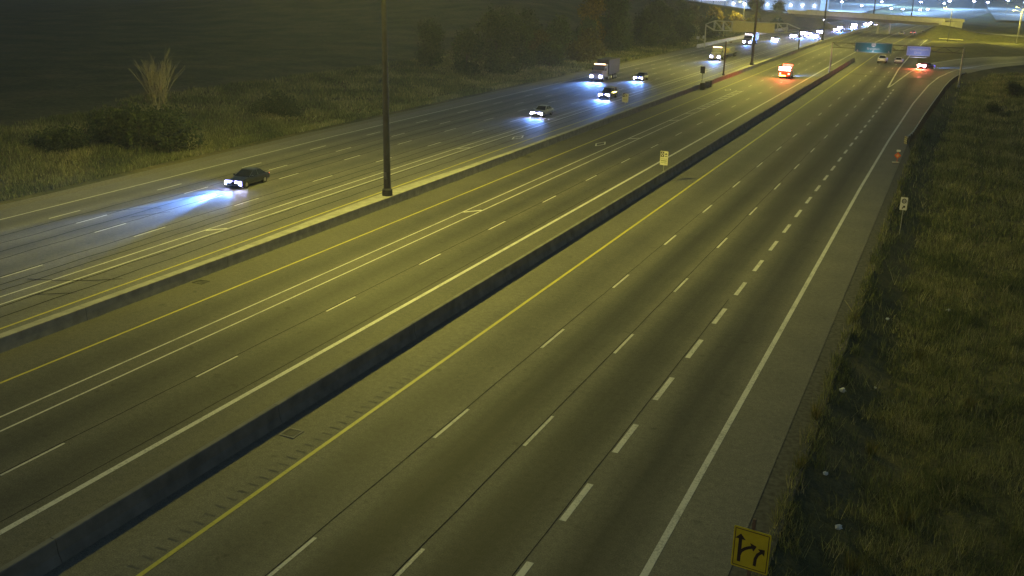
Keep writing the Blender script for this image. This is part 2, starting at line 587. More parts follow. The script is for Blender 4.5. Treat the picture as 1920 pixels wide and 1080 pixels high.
stripe("edge_line", lf(0), -20, 700, 0.14, WHITE, left_road)
dashes(lf(1), 54.1, 12.2, 3.2, 0.13, 420, left_road, 40)
dashes(lf(2), 54.0, 12.4, 3.2, 0.13, 420, left_road, 40)
dashes(lf(3), 52.6, 11.6, 3.2, 0.13, 420, left_road, 30)
dashes(lf(4), 41.4, 11.65, 3.3, 0.13, 420, left_road, 25)
stripe("double_line", lf(5), -20, 420, 0.13, WHITE, left_road)
stripe("double_line", lf(6), -20, 420, 0.14, WHITE, left_road)
stripe("yellow_line", lf(7), -20, 700, 0.15, YELLOW, left_road)
stripe("yellow_line", cst(-39.7), -20, 700, 0.14, YELLOW, middle_road)
stripe("double_line", cst(-36.5), -20, 182, 0.12, WHITE, middle_road)
stripe("double_line", cst(-35.3), -20, 182, 0.12, WHITE, middle_road)
dashes(cst(-36.0), 190, 12, 3.2, 0.14, 420, middle_road, 188)
dashes(cst(-32.0), 56.6, 11.1, 3.1, 0.12, 420, middle_road, 20)
stripe("edge_line", cst(-28.5), -20, 700, 0.27, WHITE, middle_road)
stripe("yellow_line", cst(-22.25), -20, 700, 0.19, YELLOW, right_road)
dashes(cst(-18.42), 33.75, 12.05, 3.3, 0.15, 420, right_road, 8)
dashes(cst(-14.65), 34.8, 12.05, 3.3, 0.15, 420, right_road, 8)
dashes(cst(-10.98), 29.9, 6.03, 3.05, 0.26, 201, right_road, 8)
stripe("edge_line", pl(RAMP_R), -20, 245, 0.26, WHITE, right_road, step=4)

def path_strip(name, pts, wd, material, parent, z):
    bm = B()
    rings = []
    for i, p in enumerate(pts):
        a = Vector(pts[max(0, i - 1)]); b = Vector(pts[min(len(pts) - 1, i + 1)])
        d = (b - a).normalized(); n = Vector((d.y, -d.x)) * wd / 2
        rings.append((Vector(p) - n, Vector(p) + n))
    for (a, b), (c, d) in zip(rings, rings[1:]):
        bm.quad([(a.x, a.y, z), (b.x, b.y, z), (d.x, d.y, z), (c.x, c.y, z)])
    return bm.done(name, material, parent)

path_strip("edge_line", [(-12.2, 204.5), (-13.2, 250), (-13.4, 304), (-12.8, 380), (-10.5, 480)], 0.3, WHITE, right_road, 0.012)
path_strip("edge_line", [(-12.15, 205.2), (-11.75, 212), (-11.0, 230)], 0.25, WHITE, right_road, 0.014)
path_strip("edge_line", [(-11.0, 230), (-10.3, 246), (-9.0, 262.6), (-6.2, 278.5), (-0.4, 298.3), (16.4, 328.9), (43, 370)], 0.25, WHITE, ramp_road, 0.016)
path_strip("edge_line", [(-2.9, 245), (-0.9, 258.4), (5.8, 280.8), (15.2, 300.3), (40, 338)], 0.22, WHITE, ramp_road, 0.016)
# connecting bars of the carpool-lane markings
for y in (72.0, 117.3, 136.2, 145.2) + tuple(152 + 3.1 * k for k in range(10)):
    path_strip("cross_bar", [(-36.44, y), (-35.36, y + (1.4 if y < 150 else 1.0))], 0.3 if y < 150 else 0.42, WHITE, middle_road, 0.012)
for y in (57.0, 100.0, 143.0):
    path_strip("cross_bar", [(float(left_x(5, y)) + 0.07, y), (float(left_x(6, y)) - 0.07, y + 1.3)], 0.3, WHITE, left_road, 0.012)
def diamond(x, y, parent):
    bm = B()
    o = [(x - 0.62, y), (x, y + 1.9), (x + 0.62, y), (x, y - 1.9)]
    q = [(x - 0.45, y), (x, y + 1.45), (x + 0.45, y), (x, y - 1.45)]
    for i in range(4):
        j = (i + 1) % 4
        bm.quad([(*o[i], 0.012), (*o[j], 0.012), (*q[j], 0.012), (*q[i], 0.012)])
    bm.done("lane_diamond", WHITE, parent)
diamond(-38.15, 111.8, middle_road)
diamond(-48.7, 111.1, left_road)
diamond(-38.15, 182, middle_road)

# tar-sealed joints, and one plain dark band across the right road
def seam(f, y0, y1, wd, parent, j=0.012, z=0.008):
    ry = np.arange(y0, y1, 2.5)
    pts = [(float(f(v)) + j * math.sin(v * 0.9) + rnd.uniform(-j, j), v) for v in ry]
    path_strip("dark_strip", pts, wd, TAR, parent, z)
seam(cst(-18.55), 14, 130, 0.035, right_road)
seam(cst(-14.78), 14, 130, 0.04, right_road)
seam(cst(-11.2), 14, 60, 0.03, right_road)
seam(cst(-32.12), 20, 120, 0.05, middle_road)
seam(cst(-29.1), 20, 90, 0.04, middle_road)
for i, dx in ((1, 1.1), (2, -0.15), (2, 1.6), (3, -0.2), (4, -0.25), (4, 1.2), (5, -1.0), (6, 0.35), (6, 1.9)):
    seam(lambda v, i=i, dx=dx: float(left_x(i, v)) + dx, 30, 200, 0.09, left_road, 0.05)
for pts in ([(-52.3, 42.0), (-50.6, 42.6), (-48.6, 43.6), (-47.1, 44.8)], [(-49.3, 40.0), (-47.6, 41.2)], [(-58.9, 57.6), (-57.5, 60.4)], [(-62.0, 58.0), (-60.2, 60.5), (-59.0, 61)]):
    path_strip("dark_strip", pts, 0.10, TAR, left_road, 0.014)
path_strip("dark_strip", [(-24.3, 232.6), (-18, 231), (-10, 229.0), (-3.6, 227.0)], 0.5, TAR, right_road, 0.018)  # broad dark band laid across the right lanes

# milled rumble strips: many small grooves, one stuff part each
def rumble(x, y0, y1, parent):
    V = []; F = []
    y = y0
    while y < y1:
        xo = x + rnd.uniform(-0.03, 0.03); i = len(V)
        V += [(xo - 0.24, y, 0.007), (xo + 0.24, y, 0.007), (xo + 0.24, y + 0.10, 0.007), (xo - 0.24, y + 0.10, 0.007)]
        F.append((i, i + 1, i + 2, i + 3)); y += 0.62
    tag(np_mesh("rumble_strip", V, F, mat("milled_groove", (0.138, 0.132, 0.114), 0.9), parent), kind="stuff")
rumble(-22.75, 14, 90, right_road)
rumble(-27.95, 18, 110, middle_road)

# ------------------------------------------------------------------ concrete barriers
def barrier_seg(xl_b, xl_t, xr_t, xr_b, h, y0, y1, tap0=0.0, tap1=0.0, z0=0.0):
    bm = B()
    def ring(y, tp):
        b = float(bend(y))
        return [(xl_b - tp + b, y, z0), (xl_b - tp + 0.04 + b, y, 0.09), (xl_t - tp + b, y, 0.36), (xl_t - tp + b, y, h - 0.03), (xl_t - tp + 0.03 + b, y, h),
                (xr_t - 0.03 + b, y, h), (xr_t + b, y, h - 0.03), (xr_t + (xr_b - xr_t) * 0.25 + b, y, 0.34), (xr_t + (xr_b - xr_t) * 0.8 + b, y, 0.09), (xr_b + b, y, z0)]
    ym = (y0 + y1) / 2
    bm.loft([ring(y0 + 0.012, tap0), ring(y1 - 0.012, tap1)])
    return bm

MASTS_Y = [71.5, 231.0, 347.0, 480.0, 620.0]
lb = empty("concrete_barrier", (0, 0, 0), 0, "low pale concrete barrier on the left carrying the tall lamp masts", "barrier")
def tapf(y):
    return 0.9 * max(0.0, max(1 - abs(y - q) / 20 for q in MASTS_Y))
y = 14.0
first = None
while y < 640:
    step = 12 if y < 330 else 36
    t0, t1 = tapf(y), tapf(y + step)
    if first is not None and t0 == t1 == 0 and step == 12 and y + 12 < 280:
        o = first.copy(); COL.objects.link(o); o.parent = lb; o.location = (0, y - first["y0"], 0)
    else:
        o = barrier_seg(-43.68, -43.55, -42.97, -42.93, 0.8, y, y + step, t0, t1).done("barrier_segment", CONC, lb)
        if t0 == t1 == 0 and first is None:
            first = o; o["y0"] = y
    y += step
CONCD = mat("shaded_concrete", (0.21, 0.205, 0.19), 0.88, 0, 0.28, 1.1)  # darker copy of the barrier concrete, the wall's shade put into its colour
mb = empty("concrete_barrier", (0, 0, 0), 0, "tall concrete barrier wall with dark right face down the middle", "barrier")
y = 8.0; first = None
while y < 266:
    if first is None:
        first = barrier_seg(-25.68, -25.52, -25.24, -25.06, 0.86, y, y + 12).done("barrier_segment", CONCD, mb)
        y0_ = y
    else:
        o = first.copy(); COL.objects.link(o); o.parent = mb; o.location = (0, y - y0_, 0)
    y += 12
fb = empty("concrete_barrier", (0, 0, 0), 0, "pale far concrete wall along the outer left shoulder beyond the sign gantry", "barrier")
y = 291.0
while y < 420:
    bx = -71.2
    barrier_seg(bx - 0.3, bx - 0.18, bx + 0.1, bx + 0.3, 1.0, y, y + 16, 0, 0).done("barrier_segment", CONC, fb)
    y += 16

# catch basins
def basin(x, y, label, fm, gm):
    r = empty("catch_basin", (x, y, 0.004), 0, label, "drain")
    bm = B()
    for a, b, c, d in ((-0.35, 0, 0.08, 0.78), (0.35, 0, 0.08, 0.78), (0, -0.35, 0.62, 0.08), (0, 0.35, 0.62, 0.08)):
        bm.box((a, b, 0.012), (c, d, 0.03))
    bm.done("frame", fm, r)
    for k in range(5):
        B().box((-0.24 + 0.12 * k, 0, 0.008), (0.05, 0.6, 0.02)).done("grate_bar", gm, r)
PALEC = mat("pale_concrete", (0.34, 0.32, 0.26), 0.9)
basin(-24.15, 31.4, "pale framed drain at the foot of the tall barrier's dark face", PALEC, mat("dusty_iron", (0.16, 0.15, 0.12), 0.7))
basin(-42.3, 46.6, "dark iron drain beside the low barrier in the left foreground", DARKSTEEL, DARKSTEEL)
basin(-42.4, 99.2, "dark iron drain beside the low barrier beyond the tall mast", DARKSTEEL, DARKSTEEL)

# ------------------------------------------------------------------ high-mast lamps
def make_mast(x, y, z):
    r = empty("lamp_mast", (x, y, z))
    B().bar((0, 0, 0.55), (0, 0, 26), 0.31, 0.16, 16).done("pole", DARKSTEEL, r, smooth=False)
    B().bar((0, 0, 0), (0, 0, 0.5), 0.46, 0.44, 16).bar((0, 0, 0.5), (0, 0, 0.62), 0.44, 0.34, 16).done("base_collar", mat("base_iron", (0.07, 0.07, 0.07), 0.7), r)
    B().box((0.0, -0.315, 1.75), (0.24, 0.06, 0.6)).done("access_door", mat("door_grey", (0.16, 0.16, 0.15), 0.6), r)
    ring = B()
    for k in range(12):
        a, b = k * PI / 6, (k + 1) * PI / 6
        ring.bar((1.1 * math.cos(a), 1.1 * math.sin(a), 25.4), (1.1 * math.cos(b), 1.1 * math.sin(b), 25.4), 0.06, None, 6)
    for k in range(3):
        a = k * PI * 2 / 3
        ring.bar((0, 0, 25.6), (1.1 * math.cos(a), 1.1 * math.sin(a), 25.4), 0.05, None, 6)
    ring.done("lamp_ring", STEEL, r)
    for k in range(6):
        a = k * PI / 3
        h = B().bar((1.25 * math.cos(a), 1.25 * math.sin(a), 25.55), (1.25 * math.cos(a), 1.25 * math.sin(a), 25.15), 0.16, 0.3, 12).done("luminaire", STEEL, r)
        B().bar((1.25 * math.cos(a), 1.25 * math.sin(a), 25.14), (1.25 * math.cos(a), 1.25 * math.sin(a), 25.10), 0.26, None, 12).done("lens", emit_mat("sodium_lens", SODIUM, 30), h)
    return r
mast_labels = ["near tall dark lamp mast rising out of the frame from the low barrier",
               "tall lamp mast on the low barrier beyond the short sign pole",
               "thin far lamp mast on the barrier behind the oncoming headlight cluster",
               "thin distant lamp mast rising behind the overpass, left of two",
               "thinnest lamp mast far beyond the overpass"]
mast0 = make_mast(-43.5, 71.5, 0.8)
for i, y in enumerate(MASTS_Y):
    o = mast0 if i == 0 else copy_tree(mast0)
    o.location = (-43.5 + float(bend(y)), y, 0.8)
    tag(o, mast_labels[i], "lamp mast", "lamp masts along the low barrier")
    batwing(lamp("mast_light", 'POINT', (-43.5 + float(bend(y)), y, 25.0), MAST_W * (1.08, 1.38, 1.1, 0.5, 0.4)[i], SODIUM, None, 1.2))
batwing(lamp("mast_light", 'POINT', (-43.5, -75, 25.8), MAST_W * 0.06, SODIUM, None, 1.2))
o = copy_tree(mast0); o.location = (-43.5, -75, 0.8)
tag(o, "lamp mast on the low barrier behind the camera", "lamp mast", "lamp masts along the low barrier")

# ------------------------------------------------------------------ signs
UP = (R(90), 0, 0)      # lettering faces -Y (towards the camera side)
def plate(w_, h_, t=0.02, r=0.04):
    pts = []
    for cx_, cz_, a0 in ((w_ / 2 - r, h_ / 2 - r, 0), (-w_ / 2 + r, h_ / 2 - r, 90), (-w_ / 2 + r, -h_ / 2 + r, 180), (w_ / 2 - r, -h_ / 2 + r, 270)):
        for k in range(4):
            a = R(a0 + 30 * k)
            pts.append((cx_ + r * math.cos(a), 0, cz_ + r * math.sin(a)))
    return B().poly(pts, (0, t, 0))

def flat(pts, yo, t=0.004):
    return B().poly([(p[0], yo, p[1]) for p in pts], (0, t, 0))

# yellow lane-split warning sign, bottom right
r = empty("warning_sign", (-3.92, 28.2, float(height(-3.92, 28.2))), R(-6), "yellow warning sign with two black forking arrows at the bottom edge", "road sign")
zc = 1.72 - r.location.z
pn = plate(1.2, 1.46).done("panel", YSIGN, r, (0, 0, zc))
bd = B()
for (a, b, c, d) in ((0, 0.66, 1.08, 0.022), (0, -0.66, 1.08, 0.022), (-0.54, 0, 0.022, 1.30), (0.54, 0, 0.022, 1.30)):
    bd.box((a, -0.004, b), (c, 0.006, d))
bd.done("border", BLK, r, (0, 0, zc))
def arrow_curve(pts, wd, head):
    out = []
    L = []; Rr = []
    for i, p in enumerate(pts):
        a = Vector(pts[max(0, i - 1)]); b = Vector(pts[min(len(pts) - 1, i + 1)])
        d = (b - a).normalized(); n = Vector((-d.y, d.x)) * wd / 2
        L.append(Vector(p) + n); Rr.append(Vector(p) - n)
    d = (Vector(pts[-1]) - Vector(pts[-2])).normalized(); n = Vector((-d.y, d.x))
    e = Vector(pts[-1])
    return L + [e + n * head, e + d * head * 1.15, e - n * head] + list(reversed(Rr))
flat(arrow_curve([(-0.36, -0.52), (-0.36, -0.1), (-0.36, 0.3)], 0.11, 0.17), -0.006).done("arrow", BLK, r, (0, 0, zc))
flat(arrow_curve([(-0.36, -0.3), (-0.31, -0.13), (-0.2, -0.01), (-0.08, 0.07), (0.02, 0.115)], 0.10, 0.15), -0.0075).done("arrow", BLK, r, (0, 0, zc))
flat(arrow_curve([(0.16, -0.52), (0.17, -0.26), (0.23, -0.09), (0.33, 0.02)], 0.10, 0.15), -0.006).done("arrow", BLK, r, (0, 0, zc))
B().box((0, 0.07, zc - 0.35), (0.1, 0.1, 2 * (zc - 0.35))).done("post", mat("sign_timber", (0.15, 0.12, 0.08), 0.9), r)

# white regulatory sign with symbol and arrow tab, right verge
gx, gy = -2.62, 84.0
gz = float(height(gx, gy))
r = empty("route_sign", (gx, gy, gz), R(-4), "small white sign with dark symbol and arrow on the right verge", "road sign")
plate(0.55, 1.05, 0.015, 0.03).done("panel", WHT, r, (0, 0, 2.13 - gz))
gn = B()
for k in range(10):
    a = 2 * PI * k / 10; a2 = 2 * PI * (k + 1) / 10
    gn.bar((0.15 * math.cos(a), -0.008, 0.22 + 0.17 * math.sin(a)), (0.15 * math.cos(a2), -0.008, 0.22 + 0.17 * math.sin(a2)), 0.035, None, 6)
gn.box((0, -0.008, 0.22), (0.16, 0.01, 0.06))
gn.done("symbol", mat("grey_green_print", (0.08, 0.10, 0.08), 0.6), r, (0, 0, 2.13 - gz))
flat(arrow_curve([(-0.09, -0.40), (0.03, -0.27)], 0.08, 0.13), -0.008).done("arrow", BLK, r, (0, 0, 2.13 - gz))
B().bar((0, 0.05, 0), (0, 0.05, 2.6 - gz), 0.035, None, 8).done("post", STEEL, r)

# temporary orange sign on the shoulder
r = empty("temporary_sign", (-5.0, 117, 0.0), R(3), "small orange temporary sign with white top tab on the right shoulder", "road sign")
flat([(0, 1.18), (0.36, 0.82), (0, 0.46), (-0.36, 0.82)], 0, 0.02).done("panel", ORANGE, r)
flat([(0, 1.0), (0.17, 0.82), (0, 0.64), (-0.17, 0.82)], -0.006, 0.005).done("symbol", mat("pale_orange", (0.75, 0.42, 0.2), 0.6), r)
B().box((0.03, 0.0, 1.36), (0.42, 0.02, 0.22)).done("tab", WHT, r)
B().bar((0, 0.03, 0.1), (0, 0.03, 1.25), 0.025, None, 6).done("post", ORANGE, r)
B().box((-0.12, 0, 0.06), (0.75, 0.3, 0.1)).bevel(0.02, 1).done("base", mat("pale_sandbag", (0.5, 0.48, 0.42), 0.9), r)

# carpool-lane signs standing on the barriers
def carpool_sign(x, y, z, label, gap=0.72, hgt=1.38, wid=0.80):
    r = empty("carpool_sign", (x, y, z), R(-3), label, "road sign", "carpool lane signs on the barriers")
    zc = gap + hgt / 2
    plate(wid, hgt, 0.02, 0.03).done("panel", mat("ivory_sheeting", (0.66, 0.64, 0.50), 0.6, 0, 0.05), r, (0, 0, zc))
    flat([(-0.36 * wid / 0.8, 0.64), (-0.02, 0.64), (-0.02, 0.12), (-0.36 * wid / 0.8, 0.12)], -0.006).done("symbol_panel", BLK, r, (0, 0, zc))
    cxx = -0.19
    dm = B()
    o_ = [(cxx, 0.60), (cxx + 0.13, 0.38), (cxx, 0.16), (cxx - 0.13, 0.38)]
    q_ = [(cxx, 0.50), (cxx + 0.075, 0.38), (cxx, 0.26), (cxx - 0.075, 0.38)]
    for i in range(4):
        j = (i + 1) % 4
        dm.poly([(o_[i][0], -0.012, o_[i][1]), (o_[j][0], -0.012, o_[j][1]), (q_[j][0], -0.012, q_[j][1]), (q_[i][0], -0.012, q_[i][1])], (0, 0.004, 0))
    dm.done("diamond", WHT, r, (0, 0, zc))
    pic = B()
    pic.box((0.19, -0.006, 0.46), (0.14, 0.006, 0.08)).box((0.19, -0.006, 0.38), (0.24, 0.006, 0.09)).box((0.19, -0.006, 0.19), (0.28, 0.006, 0.07))
    pic.done("car_symbol", mat("faded_print", (0.12, 0.12, 0.08), 0.6), r, (0, 0, zc))
    gb = mat("olive_print", (0.22, 0.24, 0.07), 0.6)
    for zz, hh in ((-0.08, 0.045), (-0.26, 0.09), (-0.45, 0.045)):
        B().box((0, -0.006, zz), (0.58 * wid / 0.8, 0.006, hh)).done("print_band", gb, r, (0, 0, zc))
    B().bar((0, 0.05, 0), (0, 0.05, gap + hgt), 0.04, None, 8).done("post", STEEL, r)
    B().box((0, 0.03, 0.03), (0.22, 0.2, 0.06)).done("foot_plate", STEEL, r)
carpool_sign(-25.3, 93.6, 0.86, "ivory carpool sign with black diamond square standing on the tall barrier")
carpool_sign(-43.75, 138.3, 0.8, "smaller looking ivory carpool sign on the low barrier beside oncoming cars", 1.05, 1.25, 0.95)
# dark backed sign with barrels on low barrier
r = empty("marker_sign", (-43.3, 183.0, 0.8), R(-5), "dark backed sign on a post at the low barrier beside sand barrels", "road sign")
plate(0.85, 1.25, 0.03, 0.04).done("panel", DARKSTEEL, r, (0, 0, 2.4))
B().bar((0, 0.05, 0), (0, 0.05, 2.9), 0.045, None, 8).done("post", DARKSTEEL, r)
for k, (yy, lab) in enumerate(((179.5, "nearest dark sand barrel standing against the low barrier"), (183.2, "middle grey sand barrel at the low barrier under the dark sign"), (185.3, "farthest grey sand barrel at the low barrier under the dark sign"))):
    q = empty("sand_barrel", (-42.3, yy, 0.004), 0, lab, "barrel", "sand barrels at the low barrier")
    mm = mat("barrel_dark", (0.13, 0.12, 0.07), 0.7) if k == 0 else mat("barrel_grey", (0.24, 0.24, 0.23), 0.7)
    B().bar((0, 0, 0), (0, 0, 1.15), 0.42, 0.47, 16).done("drum", mm, q)
    B().bar((0, 0, 1.15), (0, 0, 1.24), 0.5, 0.42, 16).done("lid", mm, q)
# short cantilever sign pole on low barrier
r = empty("sign_pole", (-43.4, 201.5, 0.8), 0, "short dark pole with a cantilever arm on the low barrier", "pole")
B().bar((0, 0, 0.3), (0, 0, 6.6), 0.17, 0.13, 10).done("pole", DARKSTEEL, r)
B().bar((0, 0, 0), (0, 0, 0.3), 0.32, 0.22, 10).done("base_collar", DARKSTEEL, r)
B().bar((0, 0, 6.2), (0.05, 3.4, 6.35), 0.07, 0.05, 8).done("arm", DARKSTEEL, r)
B().box((0.05, 3.6, 6.3), (0.7, 0.5, 0.25)).bevel(0.05, 1).done("fixture", DARKSTEEL, r)

# ---- right sign gantry over the collector lanes
r = empty("sign_gantry", (-12.2, 222.5, 0.0), 0, "overhead sign gantry spanning the right hand lanes", "gantry")
xl, xr = -25.38 + 12.2, 0.1 + 12.2
gz = float(height(0.1, 222.5))
B().bar((xl, 0, 0.86), (xl, 0, 7.1), 0.17, 0.15, 12).done("post", ALU, r)
B().bar((xr, 0, gz), (xr, 0, 7.1), 0.17, 0.15, 12).done("post", ALU, r)
B().bar((xl, 0, 0.86), (xl, 0, 1.1), 0.26, None, 12).done("base_collar", STEEL, r)
B().bar((xr, 0, gz), (xr, 0, gz + 0.4), 0.35, None, 12).done("base_collar", STEEL, r)
for zz in (6.0, 7.0):
    for yo in (-0.35, 0.35):
        B().bar((xl, yo, zz), (xr, yo, zz), 0.05, None, 6).done("chord", DARKSTEEL, r)
n = 14
for yo in (-0.35, 0.35):
    br = B()
    for k in range(n):
        a, b = xl + (xr - xl) * k / n, xl + (xr - xl) * (k + 1) / n
        br.bar((a, yo, 6.0 if k % 2 else 7.0), (b, yo, 7.0 if k % 2 else 6.0), 0.03, None, 5)
    br.done("truss_bracing", DARKSTEEL, r)
def guide_sign(x, z, w_, h_, material, label):
    q = empty("guide_sign", (x, 221.9, z), 0, label, "highway sign")
    plate(w_, h_, 0.08, 0.15).done("panel", material, q)
    bd = B()
    for (a, b, c, d) in ((0, h_ / 2 - 0.09, w_ - 0.2, 0.05), (0, -h_ / 2 + 0.09, w_ - 0.2, 0.05), (-w_ / 2 + 0.09, 0, 0.05, h_ - 0.2), (w_ / 2 - 0.09, 0, 0.05, h_ - 0.2)):
        bd.box((a, -0.006, b), (c, 0.006, d))
    bd.done("border", WHT, q)
    return q
q = guide_sign(-17.1, 6.33, 7.4, 2.05, GREENS, "wide teal overhead guide sign with route shield hung on the right gantry")
q.rotation_euler = (0, 0, R(-2))
flat([(-0.42, 0.86), (0.42, 0.86), (0.42, 0.42), (0.28, 0.20), (0, 0.10), (-0.28, 0.20), (-0.42, 0.42)], -0.014).done("route_shield", WHT, q)
text("410", 0.38, BLK, q, (0, -0.02, 0.5), UP, "lettering")
text("Brampton", 0.62, WHT, q, (0, -0.014, -0.22), UP, "lettering")
for xx in (-3.1, 0, 3.1):
    flat([(xx - 0.06, -0.5), (xx + 0.06, -0.5), (xx + 0.06, -0.7), (xx + 0.22, -0.7), (xx, -0.92), (xx - 0.22, -0.7), (xx - 0.06, -0.7)], -0.014).done("arrow", WHT, q)
q = guide_sign(-8.3, 6.05, 4.5, 1.9, BLUES, "smaller blue overhead sign with two lines of white lettering")
text("Courtneypark", 0.62, WHT, q, (0.1, -0.014, 0.36), UP, "lettering")
text("Drive", 0.62, WHT, q, (-0.1, -0.014, -0.34), UP, "lettering")
# blue sign lit from a lamp bar and spot below its edge (luminous violet-blue face in the photo)
lb_ = B()
lb_.box((0, -1.3, -1.15), (3.6, 0.12, 0.1)).bar((-1.5, -1.3, -1.1), (-1.5, 0.1, -0.9), 0.03, None, 5).bar((1.5, -1.3, -1.1), (1.5, 0.1, -0.9), 0.03, None, 5)
lb_.done("lamp_bar", STEEL, q)
lamp("sign_light", 'SPOT', (-17.1, 220.2, 4.9), 170, (0.7, 0.85, 1.0), None, 0.8, 140, (0, 1.5, 1.3))  # spot added to brighten the teal sign, no fitting built for it
lamp("sign_light", 'SPOT', (-8.3, 218.2, 5.0), 330, (0.66, 0.70, 1.0), None, 0.5, 100, (0, 3.7, 1.05))

# ---- left sign gantry (seen from behind)
r = empty("sign_gantry", (-56, 294, 0.0), R(-1), "left overhead truss gantry with pale sign back over the oncoming lanes", "gantry")
gz = float(height(-69.7, 294))
B().bar((-13.7, 0, gz), (-13.7, 0, 6.6), 0.2, 0.18, 12).done("post", ALU, r)
B().bar((13.4, 0, 0.8), (13.2, 0, 6.3), 0.18, 0.16, 12).done("post", DARKSTEEL, r)
TOPC = [(-13.7, 6.7), (-11.2, 7.75), (9.6, 7.75), (13.2, 6.4)]
BOTC = [(-13.7, 6.4), (-11.2, 5.1), (9.6, 5.2), (13.2, 5.9)]
for yo in (-0.6, 0.6):
    for cc in (TOPC, BOTC):
        bm = B()
        for a, b in zip(cc, cc[1:]):
            bm.bar((a[0], yo, a[1]), (b[0], yo, b[1]), 0.11, None, 8)
        bm.done("chord", ALU, r)
    for k in range(9):
        xa = -11.2 + 2.6 * k; xb = xa + 2.6
        B().bar((xa, yo, 7.75), (xa, yo, 5.15), 0.10, None, 6).done("upright", ALU, r)
        if xb < 11:
            B().bar((xa, yo, 7.75), (min(xb, 9.6), yo, 5.15), 0.08, None, 6).done("diagonal", ALU, r)
SBACK = mat("sign_back", (0.50, 0.45, 0.28), 0.6, 0.1, 0.08, 0.8)
q = empty("gantry_sign", (-56, 293.2, 0), R(-1), "pale yellowish back of a large sign on the left gantry", "highway sign")
B().box((-3.9, 0, 6.5), (3.6, 0.1, 3.1)).box((2.1, 0.03, 6.32), (8.3, 0.1, 2.6)).done("panel", SBACK, q)
for xx in np.linspace(-5.2, 5.8, 7):
    B().box((float(xx), -0.08, 6.4), (0.1, 0.08, 2.6)).done("bracket", SBACK, q)

# small markers by the left verge
for x, y, lab in ((-76.6, 314, "left of two tiny white markers beside the left gantry foot"), (-75.2, 316, "right of two tiny white markers beside the left gantry foot")):
    z = float(height(x, y))
    r = empty("marker_post", (x, y, z), 0, lab, "marker", "white markers by the gantry foot")
    plate(0.9, 0.9, 0.02, 0.05).done("panel", WHT, r, (0, 0, 2.1))
    B().bar((0, 0.04, 0), (0, 0.04, 2.5), 0.05, None, 6).done("post", STEEL, r)

# ------------------------------------------------------------------ right guardrail
GRP = [(-5.0, 132), (-4.45, 138), (-4.15, 150), (-3.85, 160), (-3.35, 175), (-2.85, 189), (-2.35, 204), (-1.75, 217), (-1.0, 228), (-0.1, 236), (1.2, 243)]
r = empty("guardrail", (0, 0, 0), 0, "curving steel guardrail along the edge of the exit ramp", "guardrail")
fine_y = np.arange(132, 243.1, 1.9)
gxx = np.interp(fine_y, [p[1] for p in GRP], [p[0] for p in GRP])
prof = [(-0.05, 0.40), (0.02, 0.44), (0.02, 0.50), (-0.06, 0.55), (-0.06, 0.60), (0.02, 0.66), (0.02, 0.72), (-0.05, 0.77), (-0.02, 0.78), (0.06, 0.72), (0.06, 0.66), (-0.02, 0.60), (-0.02, 0.55), (0.06, 0.50), (0.06, 0.44), (-0.02, 0.39)]
for s in range(0, len(fine_y) - 1, 2):
    e = min(s + 2, len(fine_y) - 1)
    B().loft([[(gxx[i] + a, fine_y[i], z) for a, z in prof] for i in (s, e) if True]).done("rail_beam", STEEL, r)
for i in range(len(fine_y)):
    zb = float(height(gxx[i] + 0.22, fine_y[i]))
    B().box((gxx[i] + 0.14, fine_y[i], 0.58), (0.16, 0.18, 0.36)).box((gxx[i] + 0.30, fine_y[i], (0.74 + zb - 0.1) / 2), (0.15, 0.18, 0.74 - zb + 0.1)).done("post", mat("rail_timber", (0.09, 0.08, 0.065), 0.9), r)
mk = empty("hazard_marker", (-4.95, 131.6, 0.0), 0, "black and yellow striped hazard marker at the guardrail's near end", "marker")
plate(0.32, 0.95, 0.02, 0.02).done("panel", mat("ivory_reflector", (0.66, 0.60, 0.34), 0.6), mk, (0, 0, 0.55))
for k in range(4):
    z0 = -0.46 + 0.24 * k
    flat([(-0.15, z0), (0.15, z0 + 0.12), (0.15, z0 + 0.2), (-0.15, z0 + 0.08)], -0.006).done("stripe", BLK, mk, (0, 0, 0.55))

# ------------------------------------------------------------------ overpass
br = empty("overpass", (0, 0, 0), 0, "concrete overpass with sodium lit yellow parapet crossing the highway far away", "bridge")
def bp(s, n, z):
    return (BR_R[0] + BU[0] * s + BN[0] * n, BR_R[1] + BU[1] * s + BN[1] * n, z)
def slab(s0, s1, n0, n1, z0, z1, dz=0.0):
    return B().loft([[bp(s, n0, z0 + k), bp(s, n1, z0 + k), bp(s, n1, z1 + k), bp(s, n0, z1 + k)] for s, k in ((s0, 0), (s1, dz))])
slab(0, BLEN, 0.35, 11.7, 5.5, 6.0, 0.5).done("deck", CONC2, br)
slab(-2, BLEN + 2, -0.05, 0.33, 5.9, 7.0, 0.5).done("parapet", CONC2, br)
slab(-2, BLEN + 2, 11.72, 12.1, 5.9, 7.0, 0.5).done("parapet", CONC2, br)
for k in range(5):
    n0 = 0.8 + 2.4 * k
    slab(0.2, BLEN - 0.2, n0, n0 + 0.6, 4.4, 5.49, 0.5).done("girder", mat("girder_dark", (0.16, 0.15, 0.13), 0.8), br)
for s in (29.0,):
    for n in (2.5, 9.5):
        p = bp(s, n, 0)
        B().bar((p[0], p[1], -0.1), (p[0], p[1], 4.3), 0.4, None, 14).done("pier_column", CONC2, br)
    slab(s - 0.6, s + 0.6, 0.6, 11.4, 3.9, 4.39, 0).done("pier_cap", CONC2, br)
slab(-1.2, -0.1, -0.3, 12.3, -0.5, 5.85).done("abutment", CONC2, br)
slab(BLEN + 0.1, BLEN + 1.2, -0.3, 12.3, -0.5, 6.3).done("abutment", CONC2, br)
